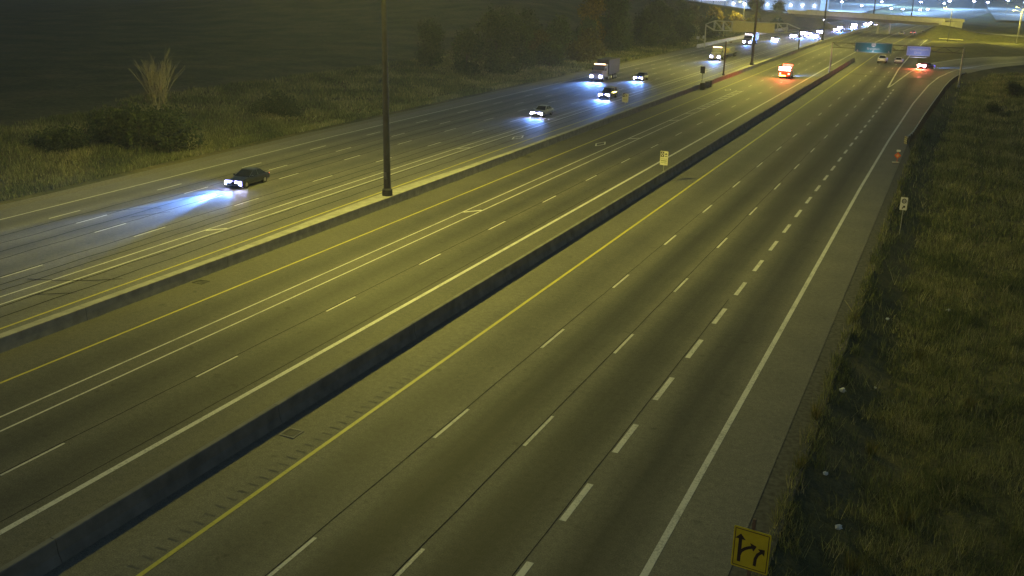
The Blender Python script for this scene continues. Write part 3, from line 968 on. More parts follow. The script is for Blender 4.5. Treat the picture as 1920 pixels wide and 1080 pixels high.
# street on the right embankment
V = []; F = []
for i, x in enumerate(np.linspace(-8, 100, 30)):
    for yo in (-5.5, 5.5):
        y = BR_R[1] + 6.5 + yo
        V.append((x, y, float(height(x, y)) + 0.05))
for i in range(29):
    F.append((2 * i, 2 * i + 2, 2 * i + 3, 2 * i + 1))
tag(np_mesh("side_street", V, F, asphalt("asphalt_street", (0.13, 0.125, 0.115), (0.08, 0.08, 0.08)), wear=np.zeros(len(V))), kind="structure")
V = []; F = []
for i, s in enumerate(np.linspace(0, BLEN + 160, 24)):
    for n in (0.9, 11.2):
        p = bp(s, n, 0)
        V.append((p[0], p[1], max(6.06 + 0.5 * min(s, BLEN) / BLEN, float(height(p[0], p[1])) + 0.06)))
for i in range(23):
    F.append((2 * i, 2 * i + 2, 2 * i + 3, 2 * i + 1))
tag(np_mesh("overpass_street", V, F, _M.setdefault("ast", asphalt("asphalt_overpass", (0.13, 0.125, 0.115), (0.08, 0.08, 0.08))), wear=np.zeros(len(V))), kind="structure")
r = empty("guardrail", (0, 0, 0), 0, "short yellow lit guardrail at the right foot of the overpass", "guardrail")
for k in range(4):
    x0, x1 = -8.5 + 2.0 * k, -6.6 + 2.0 * k
    y0, y1 = 396 - 1.2 * k, 395 - 1.2 * k
    z = float(height(x0, y0))
    B().bar((x0, y0, z + 0.65), (x1, y1, z + 0.6), 0.17, None, 8).done("rail_beam", mat("rail_pale", (0.5, 0.46, 0.25), 0.7), r)
    B().box((x0 + 0.2, y0 + 0.15, z + 0.3), (0.15, 0.15, 0.9)).done("post", STEEL, r)
# lamp posts on the right verge near the street; last one unseen, added to light the parapet
for k, (x, y) in enumerate(((16.5, 392), (19.5, 455), (-5.5, 389))):
    z = float(height(x, y))
    r = empty("street_lamp", (x, y, z), 0, ["nearer pale street lamp pole on the far right bank", "farther pale street lamp pole on the far right bank", "added street lamp pole brightening the right end of the overpass"][k], "street lamp", "street lamps on the far right bank")
    B().bar((0, 0, 0), (0, 0, 11), 0.14, 0.09, 8).done("pole", PALEC if k < 2 else DARKSTEEL, r)
    B().bar((0, 0, 10.9), (-2.2, 0, 11.3), 0.05, None, 6).done("arm", STEEL, r)
    h = B().box((-2.5, 0, 11.3), (0.8, 0.3, 0.15)).done("lamp_head", STEEL, r)
    B().box((-2.5, 0, 11.2), (0.6, 0.24, 0.05)).done("lens", emit_mat("sodium_lens", SODIUM, 30), h)
    lamp("street_light", 'POINT', (x - 2.5, y, z + 10.9), (14000, 14000, 12000)[k], SODIUM, None, 0.4)

# ------------------------------------------------------------------ vehicles (front towards +Y in local space)
def rrect(w_, z0, z1, y, r=0.18):
    """8-point chamfered cross-section in the xz plane"""
    h = w_ / 2
    return [(-h + r, y, z0), (h - r, y, z0), (h, y, z0 + r), (h, y, z1 - r), (h - r, y, z1), (-h + r, y, z1), (-h, y, z1 - r), (-h, y, z0 + r)]

def wheel(parent, x, y, rad, wd):
    s = 1 if x > 0 else -1
    b = B().bar((x - wd / 2, y, rad), (x + wd / 2, y, rad), rad, None, 18)
    t = b.done("wheel", RUBBER, parent)
    B().bar((x + s * (wd / 2 - 0.03), y, rad), (x + s * (wd / 2 + 0.012), y, rad), rad * 0.62, rad * 0.5, 10).done("rim", CHROME, t)

HEAD_ON = emit_mat("headlight_on", (0.50, 0.52, 1.0), 400)
HEAD_FAR = emit_mat("headlight_glare", (0.48, 0.46, 1.0), 700)
HEAD_GLOW = emit_mat("headlight_halo", (0.10, 0.09, 1.0), 1.6)  # violet emission imitating the lens halo around lit headlights
TAIL_ON = emit_mat("taillight_on", (1.0, 0.10, 0.07), 9)
AMBER = emit_mat("amber_lamp", (1.0, 0.55, 0.28), 9)
TAIL_OFF = mat("taillight_red", (0.35, 0.01, 0.01), 0.3)
PLATE = mat("licence_plate_white", (0.7, 0.7, 0.72), 0.6)

def make_car(kind, paint_mat, name="car", head=True, tail=True, hs=1.0):
    r = empty(name, (0, 0, 0))
    P = dict(sedan=(4.7, 1.82, 0.92, 1.45), suv=(4.75, 1.92, 1.08, 1.74), pickup=(5.6, 1.98, 1.12, 1.85))[kind]
    L, Wd, belt, top = P
    h = L / 2
    lo = 0.24 if kind == "sedan" else 0.34
    hood = belt - 0.10
    st = [(-h, Wd - 0.34, lo + 0.14, belt - 0.10, 0.12), (-h + 0.10, Wd - 0.14, lo + 0.04, belt - 0.03, 0.14), (-h + 0.7, Wd, lo, belt, 0.16), (0, Wd, lo, belt, 0.16),
          (h - 1.5, Wd, lo, belt - 0.02, 0.16), (h - 0.8, Wd - 0.05, lo, hood - 0.03, 0.16), (h - 0.16, Wd - 0.18, lo + 0.03, hood - 0.16, 0.14), (h, Wd - 0.46, lo + 0.12, hood - 0.26, 0.1)]
    body = B().loft([rrect(w_, a, b, y, c) for y, w_, a, b, c in st])
    if kind == "pickup":   # recessed bed with side walls above the belt
        for x in (-Wd / 2 + 0.07, Wd / 2 - 0.07):
            body.box((x, -h + 1.05, belt + 0.02), (0.1, 1.9, 0.18))
        body.box((0, -h + 0.1, belt + 0.02), (Wd - 0.24, 0.08, 0.18))
    b = body.done("body", paint_mat, r)
    for p in b.data.polygons:
        p.use_smooth = False
    # greenhouse
    if kind == "sedan":
        y0, y1, y2, y3 = -h + 0.55, -h + 1.35, h - 2.35, h - 1.45
    elif kind == "suv":
        y0, y1, y2, y3 = -h + 0.12, -h + 0.45, h - 2.15, h - 1.45
    else:
        y0, y1, y2, y3 = -h + 2.15, -h + 2.4, h - 2.3, h - 1.65
    wb, wt = Wd / 2 - 0.07, Wd / 2 - 0.27
    zb, zt = belt - 0.03, top
    cab = B().loft([[(-wb, y0, zb), (wb, y0, zb), (wb, y3, zb), (-wb, y3, zb)], [(-wt, y1, zt - 0.05), (wt, y1, zt - 0.05), (wt, y2, zt - 0.05), (-wt, y2, zt - 0.05)],
                    [(-wt + 0.12, y1 + 0.15, zt), (wt - 0.12, y1 + 0.15, zt), (wt - 0.12, y2 - 0.15, zt), (-wt + 0.12, y2 - 0.15, zt)]])
    cab.done("roof", paint_mat, r)
    def pane(name, q, a=0.10, off=0.012):
        c = sum((Vector(v) for v in q), Vector()) / 4
        nrm = (Vector(q[1]) - Vector(q[0])).cross(Vector(q[3]) - Vector(q[0])).normalized()
        if nrm.dot(c - Vector((0, (y1 + y2) / 2, (zb + zt) / 2))) < 0: nrm = -nrm
        pts = [Vector(v) + (c - Vector(v)) * a + nrm * off for v in q]
        B().poly(pts, nrm * -0.008).done(name, GLASS, r)
    zt_ = zt - 0.05
    pane("windshield", [(-wb, y3, zb), (wb, y3, zb), (wt, y2, zt_), (-wt, y2, zt_)])
    pane("rear_window", [(-wb, y0, zb), (wb, y0, zb), (wt, y1, zt_), (-wt, y1, zt_)])
    for s in (-1, 1):
        ym, yt = (y0 + y3) / 2, (y1 + y2) / 2
        pane("side_window", [(s * wb, ym, zb), (s * wb, y3, zb), (s * wt, y2, zt_), (s * wt, yt, zt_)])
        pane("side_window", [(s * wb, y0, zb), (s * wb, ym, zb), (s * wt, yt, zt_), (s * wt, y1, zt_)])
        B().box((s * (Wd / 2 + 0.08), y3 - 0.25, belt + 0.08), (0.2, 0.12, 0.14)).bevel(0.03, 1).done("mirror", paint_mat, r)
        x = s * (Wd / 2 - 0.36)
        hl = B().box((x, h - 0.13, hood - 0.30), (0.58 * hs, 0.18, 0.28 * hs)).bevel(0.03, 1).done("headlight", HEAD_ON if head else mat("headlight_off", (0.5, 0.5, 0.52), 0.2), r)
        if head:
            B().box((x - s * 0.06, h - 0.20, hood - 0.28), (0.86, 0.16, 0.46)).bevel(0.05, 1).done("halo_glow", HEAD_GLOW, r)  # glowing box added behind each headlight as its halo
        B().box((x, -h + 0.06, belt - 0.22), (0.46, 0.12, 0.18)).bevel(0.02, 1).done("taillight", TAIL_ON if tail else TAIL_OFF, r)
        for yy in (-h + 0.95, h - 0.92):
            wheel(r, s * (Wd / 2 - 0.13), yy, 0.34 if kind == "sedan" else 0.39, 0.24)
    B().box((0, h - 0.03, lo + 0.24), (Wd - 0.66, 0.1, 0.14)).done("grille", TRIM, r)
    B().box((0, h - 0.16, hood - 0.30), (0.44, 0.1, 0.2)).done("grille", TRIM, r)
    B().box((0, -h - 0.005, belt - 0.40), (0.5, 0.02, 0.14)).done("licence_plate", PLATE, r)
    B().box((0, -h + 0.08, lo + 0.2), (Wd - 0.28, 0.2, 0.2)).bevel(0.04, 1).done("bumper", TRIM, r)
    return r, L

def car_mat(name, c, rough=0.28):
    mt = mat(name, c, rough, 0.0, 0.04, 1.0)
    mt.node_tree.nodes["Principled BSDF"].inputs["Coat Weight"].default_value = 0.5
    return mt
DARKCAR = car_mat("dark_navy_paint", (0.012, 0.014, 0.022))
WHITECAR = car_mat("white_car_paint", (0.80, 0.78, 0.82))
GREYCAR = car_mat("grey_car_paint", (0.16, 0.165, 0.18))
BLUECAR = car_mat("blue_car_paint", (0.03, 0.05, 0.16))
SILVER = car_mat("silver_car_paint", (0.38, 0.38, 0.40))
REDCAR = car_mat("red_car_paint", (0.45, 0.03, 0.02))

def twin(x, y, dirv, power, dx=0.62, z=0.68, spot=70, down=0.12):
    for s_ in (-dx, dx):
        d = Vector((dirv[0] + 0.04 * (1 if s_ > 0 else -1), dirv[1], -down)).normalized()
        lamp("headlight_beam", 'SPOT', (x + s_, y, z), power, HEADC, None, 0.15, spot, d, 1.0)

def beam(x, y, dirv, power, spot=44, z=0.72, down=0.06, sx=0.6, col=HEADC):
    d = Vector((dirv[0], dirv[1], -down)).normalized()
    lamp("headlight_beam", 'SPOT', (x, y, z), power, col, None, 0.12, spot, d, 0.6)

def put_car(proto, x, yf, towards, label, cat="car", group="cars on the highway", rz=0.0, L=4.7):
    o = copy_tree(proto)
    a = PI if towards else 0.0
    o.rotation_euler = (0, 0, a + rz)
    yc = yf + L / 2 if towards else yf - L / 2
    o.location = (x, yc, 0.012)
    tag(o, label, cat, group)
    return o

protos = []
def proto(*a, **k):
    p, L = make_car(*a, **k)
    protos.append(p)
    return p, L
pA, LA = proto("sedan", DARKCAR)
pB, LB = proto("sedan", SILVER)
pC, LC = proto("sedan", BLUECAR)
pD, LD = proto("suv", GREYCAR)
pE, LE = proto("pickup", WHITECAR, tail=False)
pF, LF = proto("sedan", WHITECAR, tail=False)

ONC = "oncoming cars in the left lanes"
put_car(pA, -59.0, 69.9, True, "dark car with blue headlight beam nearest the camera in the left lanes", "car", ONC, R(3), LA)
twin(-59.1, 69.75, (0.02, -1), 9000)
beam(-59.0, 69.6, (0.03, -1), 80000, 36, 0.75, 0.05)
put_car(pB, -53.75, 128.8, True, "silver oncoming car alone on the left road, second nearest", "car", ONC, 0, LB)
twin(-53.75, 128.7, (0.05, -1), 2200)
put_car(pC, -57.0, 187.5, True, "blue oncoming car right of the truck with lit roof lamps", "car", ONC, 0, LC)
twin(-57.0, 187.4, (0.02, -1), 6000)
put_car(pD, -52.7, 154.8, True, "grey oncoming car just left of the ivory barrier sign", "car", ONC, 0, LD)
twin(-52.7, 154.7, (0.02, -1), 4500)
more = [(pB, -58.2, 345.5, "oncoming car alone before the bright headlight cluster"),
        (pC, -56.6, 374, "leftmost car of the nearer bright headlight cluster"), (pD, -53.0, 387, "second car of the nearer bright headlight cluster"),
        (pB, -49.6, 379, "car of the nearer bright cluster closest to the barrier"), (pA, -56.4, 397, "dark car behind the nearer bright headlight cluster"), (pC, -52.6, 414, "last car of the nearer bright headlight cluster"),
        (pD, -48.4, 433, "first car of the farther headlight row near the barrier"), (pB, -50.6, 462, "second car of the farther headlight row"), (pC, -45.6, 470, "third car of the farther headlight row near the barrier"),
        (pB, -48.0, 497, "fourth car of the farther headlight row"), (pD, -43.0, 501, "fifth car of the farther headlight row near the barrier"),
        (pC, -44.0, 528, "leftmost of the tiny headlights under the overpass"), (pB, -40.5, 530, "middle of the tiny headlights under the overpass"), (pD, -36.8, 533, "rightmost of the tiny headlights under the overpass"),
        (pB, -67.5, 540, "tiny oncoming car left of the others under the overpass")]
for i, (p, x, y, lab) in enumerate(more):
    o = put_car(p, x, y, True, lab, "car", ONC, 0, 4.7)
    for ch in o.children:
        if ch.name.startswith("headlight"):
            key = ch.data.name + "_far"
            me = bpy.data.meshes.get(key)
            if me is None:
                me = ch.data.copy(); me.name = key
                c = sum((v.co for v in me.vertices), Vector()) / len(me.vertices)
                me.transform(Matrix.Translation(c) @ Matrix.Diagonal((1.5, 1.0, 1.9, 1)) @ Matrix.Translation(-c))
                me.materials.clear(); me.materials.append(HEAD_FAR)
            ch.data = me
for x, y, pw in ((-58.2, 344, 9000), (-53.5, 372, 22000), (-50, 378, 14000), (-46.8, 432, 18000), (-46, 468, 18000), (-43, 498, 14000)):
    beam(x, y, (0.04, -1), pw, 60)

AWAY = "cars driving away in the right lanes"
put_car(pE, -18.3, 273.0, False, "white pickup with dark rear window under the teal sign", "pickup truck", AWAY, 0, LE)
put_car(pF, -14.5, 274.0, False, "white car driving away right of the white pickup", "car", AWAY, 0, LF)
put_car(pF, -23.0, 428, False, "tiny far car driving away, left one before the overpass", "car", AWAY, 0, LF)
put_car(pB, -19.4, 440, False, "tiny far car driving away, middle one before the overpass", "car", AWAY, 0, LB)
put_car(pE, -15.0, 431, False, "tiny far white pickup nearest the right abutment of the overpass", "pickup truck", AWAY, 0, LE)
# vehicle braking on the exit ramp
o = put_car(pC, -7.4, 260.5, False, "car with bright red brake lights on the exit ramp", "car", AWAY, R(-28), LC)
for ch in o.children:
    if ch.name.startswith("taillight"):
        ch.data = ch.data.copy()
        c_ = sum((v.co for v in ch.data.vertices), Vector()) / len(ch.data.vertices)
        ch.data.transform(Matrix.Translation(c_) @ Matrix.Diagonal((2.0, 1.0, 3.0, 1)) @ Matrix.Translation(-c_))
        ch.data.materials.clear(); ch.data.materials.append(emit_mat("brake_light_on", (1.0, 0.14, 0.14), 600))
lamp("brake_glow", 'SPOT', (-8.9, 255.6, 0.85), 3200, (1.0, 0.16, 0.02), None, 0.4, 150, (-0.35, -0.9, -0.45))
beam(-6.2, 260.6, (0.75, 0.66), 14000, 40, 0.8, 0.05)
for p in protos:
    for ch in list(p.children_recursive):
        bpy.data.objects.remove(ch)
    bpy.data.objects.remove(p)

# service truck with red light bar, middle lanes
r = empty("service_truck", (-32.8, 213.0, 0.012), 0, "service truck with glowing red light bars driving away in the middle lanes", "truck")
B().loft([rrect(2.1, 0.45, 1.25, y, 0.12) for y in (-2.6, 2.0)] + [rrect(2.0, 0.5, 1.15, 2.9, 0.12)]).done("body", REDCAR, r)
B().loft([rrect(2.0, 1.22, 2.15, 0.2, 0.1), rrect(1.85, 1.22, 2.2, 0.6, 0.1), rrect(1.8, 1.22, 2.15, 1.4, 0.1), rrect(1.9, 1.2, 1.3, 2.1, 0.03)]).done("cab", REDCAR, r)
B().box((0, 0.19, 1.75), (1.5, 0.03, 0.5)).done("rear_window", GLASS, r)
B().box((0, -1.2, 1.55), (2.1, 2.6, 0.7)).bevel(0.05, 1).done("service_box", REDCAR, r)
B().box((0, -2.58, 2.0), (2.3, 0.14, 0.75)).done("light_bar", emit_mat("red_beacon", (1.0, 0.20, 0.19), 60), r)
B().box((0, 0.8, 2.5), (2.0, 0.35, 0.4)).bevel(0.04, 1).done("light_bar", emit_mat("red_beacon_dim", (1.0, 0.07, 0.04), 6), r)
B().box((-0.35, -2.72, 0.62), (1.3, 0.1, 0.16)).done("amber_strip", emit_mat("amber_strip", (1.0, 0.42, 0.05), 30), r)
for s in (-1, 1):
    B().box((s * 0.85, -2.66, 1.0), (0.32, 0.1, 0.34)).done("taillight", emit_mat("taillight_bright", (1.0, 0.07, 0.05), 30), r)
    B().box((s * 0.75, 2.9, 0.9), (0.4, 0.08, 0.2)).done("headlight", HEAD_ON, r)
    for yy in (-1.6, 1.9):
        wheel(r, s * 0.92, yy, 0.42, 0.28)
B().box((0, -2.7, 0.5), (2.0, 0.12, 0.18)).done("bumper", TRIM, r)
lamp("beacon_glow", 'POINT', (-32.8, 209.4, 2.0), 2600, (1.0, 0.10, 0.02), None, 0.4)
beam(-32.4, 216.2, (0.45, 0.89), 14000, 48, 0.9, 0.07)

# semi trucks
def make_truck(label, x, yf, trailer_len, trailer_mat, flatbed=False, cabm=GREYCAR):
    r = empty("semi_truck", (x, yf, 0.012), PI, label, "truck", "oncoming trucks in the left lanes")
    B().loft([rrect(2.3, 0.5, 1.75, -0.05, 0.15), rrect(2.4, 0.5, 2.0, -0.6, 0.15), rrect(2.4, 0.5, 2.05, -1.5, 0.15)]).done("hood", cabm, r)
    B().loft([rrect(2.3, 0.6, 2.3, -1.45, 0.12), rrect(2.4, 0.6, 3.0, -1.9, 0.15), rrect(2.4, 0.6, 3.15, -3.4, 0.15)]).done("cab", cabm, r)
    B().poly([(-1.0, -1.62, 2.15), (1.0, -1.62, 2.15), (0.95, -1.80, 2.85), (-0.95, -1.80, 2.85)], (0, 0.02, 0)).done("windshield", GLASS, r)
    B().box((0, 0.0, 1.1), (1.2, 0.1, 0.8)).done("grille", CHROME, r)
    B().box((0, 0.08, 0.6), (2.4, 0.2, 0.35)).bevel(0.04, 1).done("bumper", CHROME, r)
    lm = B()
    B().box((0, -1.95, 3.15), (2.2, 0.16, 0.16)).done("roof_lamp", AMBER, r)
    for s in (-1, 1):
        B().box((s * 0.92, 0.02, 0.95), (0.46, 0.14, 0.36)).bevel(0.03, 1).done("headlight", HEAD_ON, r)
        B().box((s * 0.86, -0.02, 0.98), (0.84, 0.12, 0.62)).bevel(0.05, 1).done("halo_glow", HEAD_GLOW, r)  # truck headlights get the same added halo box
        B().box((s * 1.35, -1.75, 2.2), (0.2, 0.1, 0.5)).done("mirror", TRIM, r)
        for yy in (-0.9, -4.2, -5.5):
            wheel(r, s * 1.05, yy, 0.5, 0.32)
        for yy in (-3.0 - trailer_len + 1.0, -3.0 - trailer_len + 2.3):
            wheel(r, s * 1.05, yy, 0.5, 0.36)
    y0, y1 = -3.9, -3.9 - trailer_len
    if flatbed:
        B().box((0, (y0 + y1) / 2, 1.2), (2.5, trailer_len, 0.3)).done("trailer_deck", trailer_mat, r)
        B().box((0, y0 - 0.1, 2.2), (2.4, 0.12, 1.8)).done("headboard", trailer_mat, r)
        B().box((0, y0 - 4.2, 1.9), (2.0, 6.4, 0.9)).bevel(0.06, 1).done("cargo", mat("yellow_cargo", (0.55, 0.42, 0.05), 0.6), r)
        B().box((0.2, y0 - 12.0, 1.95), (2.2, 6.0, 1.1)).bevel(0.06, 1).done("cargo", mat("grey_cargo", (0.3, 0.3, 0.3), 0.7), r)
    else:
        B().box((0, (y0 + y1) / 2, 2.5), (2.5, trailer_len, 2.8)).bevel(0.03, 1).done("trailer", trailer_mat, r)
    B().box((0, (y0 + y1) / 2, 0.95), (1.0, trailer_len, 0.2)).done("chassis", TRIM, r)
    return r
make_truck("box trailer truck with amber roof lamps in the outer left lane", -63.5, 181.5, 6.5, mat("grey_trailer", (0.04, 0.05, 0.06), 0.7))
twin(-63.5, 181.3, (-0.02, -1), 11000, 0.9, 0.95)
beam(-63.5, 181.2, (-0.02, -1), 16000, 36, 1.0, 0.06)
make_truck("flatbed truck with yellow load beside the short sign pole", -55.8, 247.8, 17, mat("flatbed_grey", (0.22, 0.22, 0.23), 0.7), True)
beam(-55.8, 247, (0.0, -1), 9000, 60, 1.0, 0.09)
r = make_truck("far dark box truck with white roof lamp below the pale gantry sign", -61.4, 315, 8, mat("dark_trailer", (0.06, 0.05, 0.06), 0.6), False, DARKCAR)
for ch in r.children:
    if ch.name.startswith("roof_lamp"):
        ch.data.materials.clear(); ch.data.materials.append(emit_mat("white_roof_lamp", (1.0, 0.85, 0.9), 12))
beam(-61.4, 314.3, (0, -1), 2500, 60, 1.0, 0.09)

# ------------------------------------------------------------------ vegetation
def quads_from(c, u, v):
    """quads centred at c with half axes u, v -> verts, faces"""
    n = len(c)
    V = np.stack([c - u - v, c + u - v, c + u + v, c - u + v], 1).reshape(-1, 3)
    F = np.arange(4 * n).reshape(n, 4)
    return V, F

def leaf_cloud(blobs, n, size, cols, droop=0.0):
    """blobs: (x,y,z,rx,ry,rz); leaves spread in clumps near the surfaces of the blobs"""
    wts = np.array([b[3] * b[4] * b[5] for b in blobs]) ** 0.7
    idx = nr.choice(len(blobs), n // 9 + 1, p=wts / wts.sum())
    bl = np.array(blobs)[idx]
    d = nr.normal(size=(len(idx), 3)); d /= np.linalg.norm(d, axis=1)[:, None]
    rad = 0.55 + 0.5 * nr.random(len(idx)) ** 0.6
    cc = bl[:, :3] + d * rad[:, None] * bl[:, 3:]
    cc = np.repeat(cc, 9, 0)[:n]
    tint_c = np.repeat(nr.random(len(idx)), 9)[:n]
    pos = cc + nr.normal(size=cc.shape) * size * 1.3
    a = nr.normal(size=pos.shape); a /= np.linalg.norm(a, axis=1)[:, None]
    b = np.cross(a, nr.normal(size=pos.shape)); b /= np.linalg.norm(b, axis=1)[:, None]
    s = size * (0.5 + 0.8 * nr.random(n))
    V, F = quads_from(pos, a * s[:, None] * 0.5, b * s[:, None] * 0.34)
    cols = np.array(cols)
    t = np.clip(tint_c * 0.75 + 0.25 * nr.random(n), 0, 0.999) * (len(cols) - 1)
    i = t.astype(int); f = (t - i)[:, None]
    c = cols[i] * (1 - f) + cols[np.minimum(i + 1, len(cols) - 1)] * f
    c = c * (0.7 + 0.6 * nr.random((n, 1)))
    return V, F, np.repeat(c, 4, 0)

GREENC = [(0.064, 0.092, 0.034), (0.112, 0.146, 0.052), (0.165, 0.18, 0.066)]
DARKC = [(0.050, 0.072, 0.032), (0.084, 0.110, 0.046), (0.125, 0.138, 0.058)]
YELC = [(0.14, 0.115, 0.028), (0.28, 0.21, 0.04), (0.42, 0.31, 0.06)]
OLIVEC = [(0.08, 0.08, 0.028), (0.14, 0.13, 0.04), (0.20, 0.17, 0.05)]

def make_tree(x, y, h_, wd, label, cols=GREENC, n=2600, leaf=0.34, group=None, cat="tree", trunk=True, low=0.15):
    z = float(height(x, y)) - 0.05
    r = empty("tree" if cat == "tree" else "bush", (x, y, z), 0, label, cat, group)
    blobs = []
    k = 9 if trunk else 11
    for i in range(k):
        t = rnd.uniform(low, 0.95)
        env = math.sin(min(1, (t - low) / (1 - low) * 0.8 + 0.25) * PI) ** 0.7
        a = rnd.uniform(0, 2 * PI); rr = wd / 2 * env * rnd.uniform(0.25, 0.75)
        s = wd * rnd.uniform(0.16, 0.27)
        blobs.append((rr * math.cos(a), rr * math.sin(a), h_ * t, s, s, s * rnd.uniform(0.7, 1.1)))
    blobs.append((0, 0, h_ * 0.86, wd * 0.14, wd * 0.14, h_ * 0.14))
    tr = B()
    tr.bar((0, 0, 0), (rnd.uniform(-.15, .15), rnd.uniform(-.15, .15), h_ * 0.45), h_ * 0.02 + 0.03, h_ * 0.013 + 0.02, 7)
    for b in blobs:
        tr.bar((0, 0, h_ * rnd.uniform(0.08, 0.4)), (b[0] * 0.9, b[1] * 0.9, b[2]), h_ * 0.009 + 0.015, 0.012, 5)
    tr.done("trunk" if trunk else "stem", BARK, r)
    V, F, c = leaf_cloud(blobs, n, leaf, cols)
    np_mesh("crown" if trunk else "foliage", V, F, LEAF, r, tint=c)
    return r

# broad bush clump left of the road, with a bare pale tree behind it
def clump(x, y, blobs, n, leaf, label, cols):
    z = float(height(x, y)) - 0.05
    r = empty("bush", (x, y, z), 0, label, "bush", None)
    st = B()
    for b in blobs:
        for k in range(2):
            st.bar((b[0] * 0.7 + rnd.uniform(-.3, .3), b[1] * 0.7, 0), (b[0], b[1], b[2] + b[5] * 0.4), 0.05, 0.015, 5)
    st.done("stem", BARK, r)
    V, F, c = leaf_cloud(blobs, n, leaf, cols)
    np_mesh("foliage", V, F, LEAF, r, tint=c)
    return r
clump(-84.5, 84.5, [(-5.0, 0.5, 2.2, 2.2, 2.2, 2.1), (-3.0, -0.5, 1.9, 2.3, 2.0, 1.9), (-1.0, 0.3, 2.5, 2.2, 2.3, 2.0), (1.2, -0.6, 2.3, 2.3, 2.1, 2.0), (3.4, 0.4, 2.4, 2.2, 2.2, 1.9), (5.4, 0.2, 2.2, 2.0, 2.0, 1.9), (6.8, 1.2, 1.7, 1.4, 1.6, 1.5), (-2.0, 2.0, 2.6, 2.4, 1.8, 2.0), (2.5, 2.2, 2.8, 2.4, 1.8, 1.9), (0.2, -2.0, 1.2, 2.0, 1.0, 1.1)], 9500, 0.24,
      "broad dark green bush clump in the left field below the bare tree", DARKC)
clump(-90.6, 79.0, [(-2.0, 0, 0.8, 1.6, 1.5, 0.9), (0, 0, 1.2, 1.6, 1.6, 1.3), (1.6, 0.4, 1.4, 1.4, 1.5, 1.3), (0.8, -1, 0.8, 1.4, 1.0, 0.9)], 3200, 0.22,
      "low dark bush adjoining the broad clump on its left", DARKC)
clump(-87.5, 114.0, [(-2.2, 0, 1.0, 1.5, 1.5, 0.9), (0, 0.3, 1.7, 1.8, 1.6, 1.5), (1.5, 0, 1.4, 1.5, 1.5, 1.3), (2.8, 0.4, 0.8, 1.1, 1.1, 0.8)], 3200, 0.24,
      "small dark bush alone in the field right of the bare tree", DARKC)
clump(-100.5, 72, [(0, 0, 0.9, 2.0, 1.6, 1.0), (2.0, 0.5, 0.8, 1.5, 1.4, 0.9)], 1800, 0.22, "dim green bush at the far left edge of the field", OLIVEC)
# bare tree
def bare_tree(x, y, h_):
    z = float(height(x, y)) - 0.05
    r = empty("bare_tree", (x, y, z), 0, "pale leafless tree standing behind the broad bush clump", "tree")
    tr = B(); tw = B()
    def grow(b, p, d, L, rad, depth):
        q = p + d * L
        b.bar(p, q, rad, rad * 0.62, 6 if depth < 2 else 4)
        if depth >= 4: return
        for k in range(3 if depth < 3 else 2):
            nd = (d + Vector((rnd.uniform(-1, 1), rnd.uniform(-1, 1), rnd.uniform(-0.3, 0.5))) * (0.50 if depth else 0.30)).normalized()
            nd = (nd + Vector((0, 0, 0.16))).normalized()
            grow(tw if depth >= 1 else b, q - d * L * rnd.uniform(0, 0.35), nd, L * rnd.uniform(0.62, 0.85), rad * 0.6, depth + 1)
    for k in range(6):
        a = k * 1.05
        grow(tr, Vector((0.25 * math.cos(a), 0.25 * math.sin(a), 0)), Vector((0.13 * math.cos(a), 0.13 * math.sin(a), 1)).normalized(), h_ * 0.40, 0.085, 0)
    tr.done("trunk", PALEBARK, r)
    tw.done("branches", PALEBARK, r)
    V, F, c = leaf_cloud([(0, 0, h_ * 0.62, 1.7, 1.7, h_ * 0.28)], 700, 0.12, [(0.16, 0.14, 0.08), (0.24, 0.21, 0.12)])
    np_mesh("sparse_leaves", V, F, LEAF, r, tint=c)
bare_tree(-86.8, 91.0, 8.8)

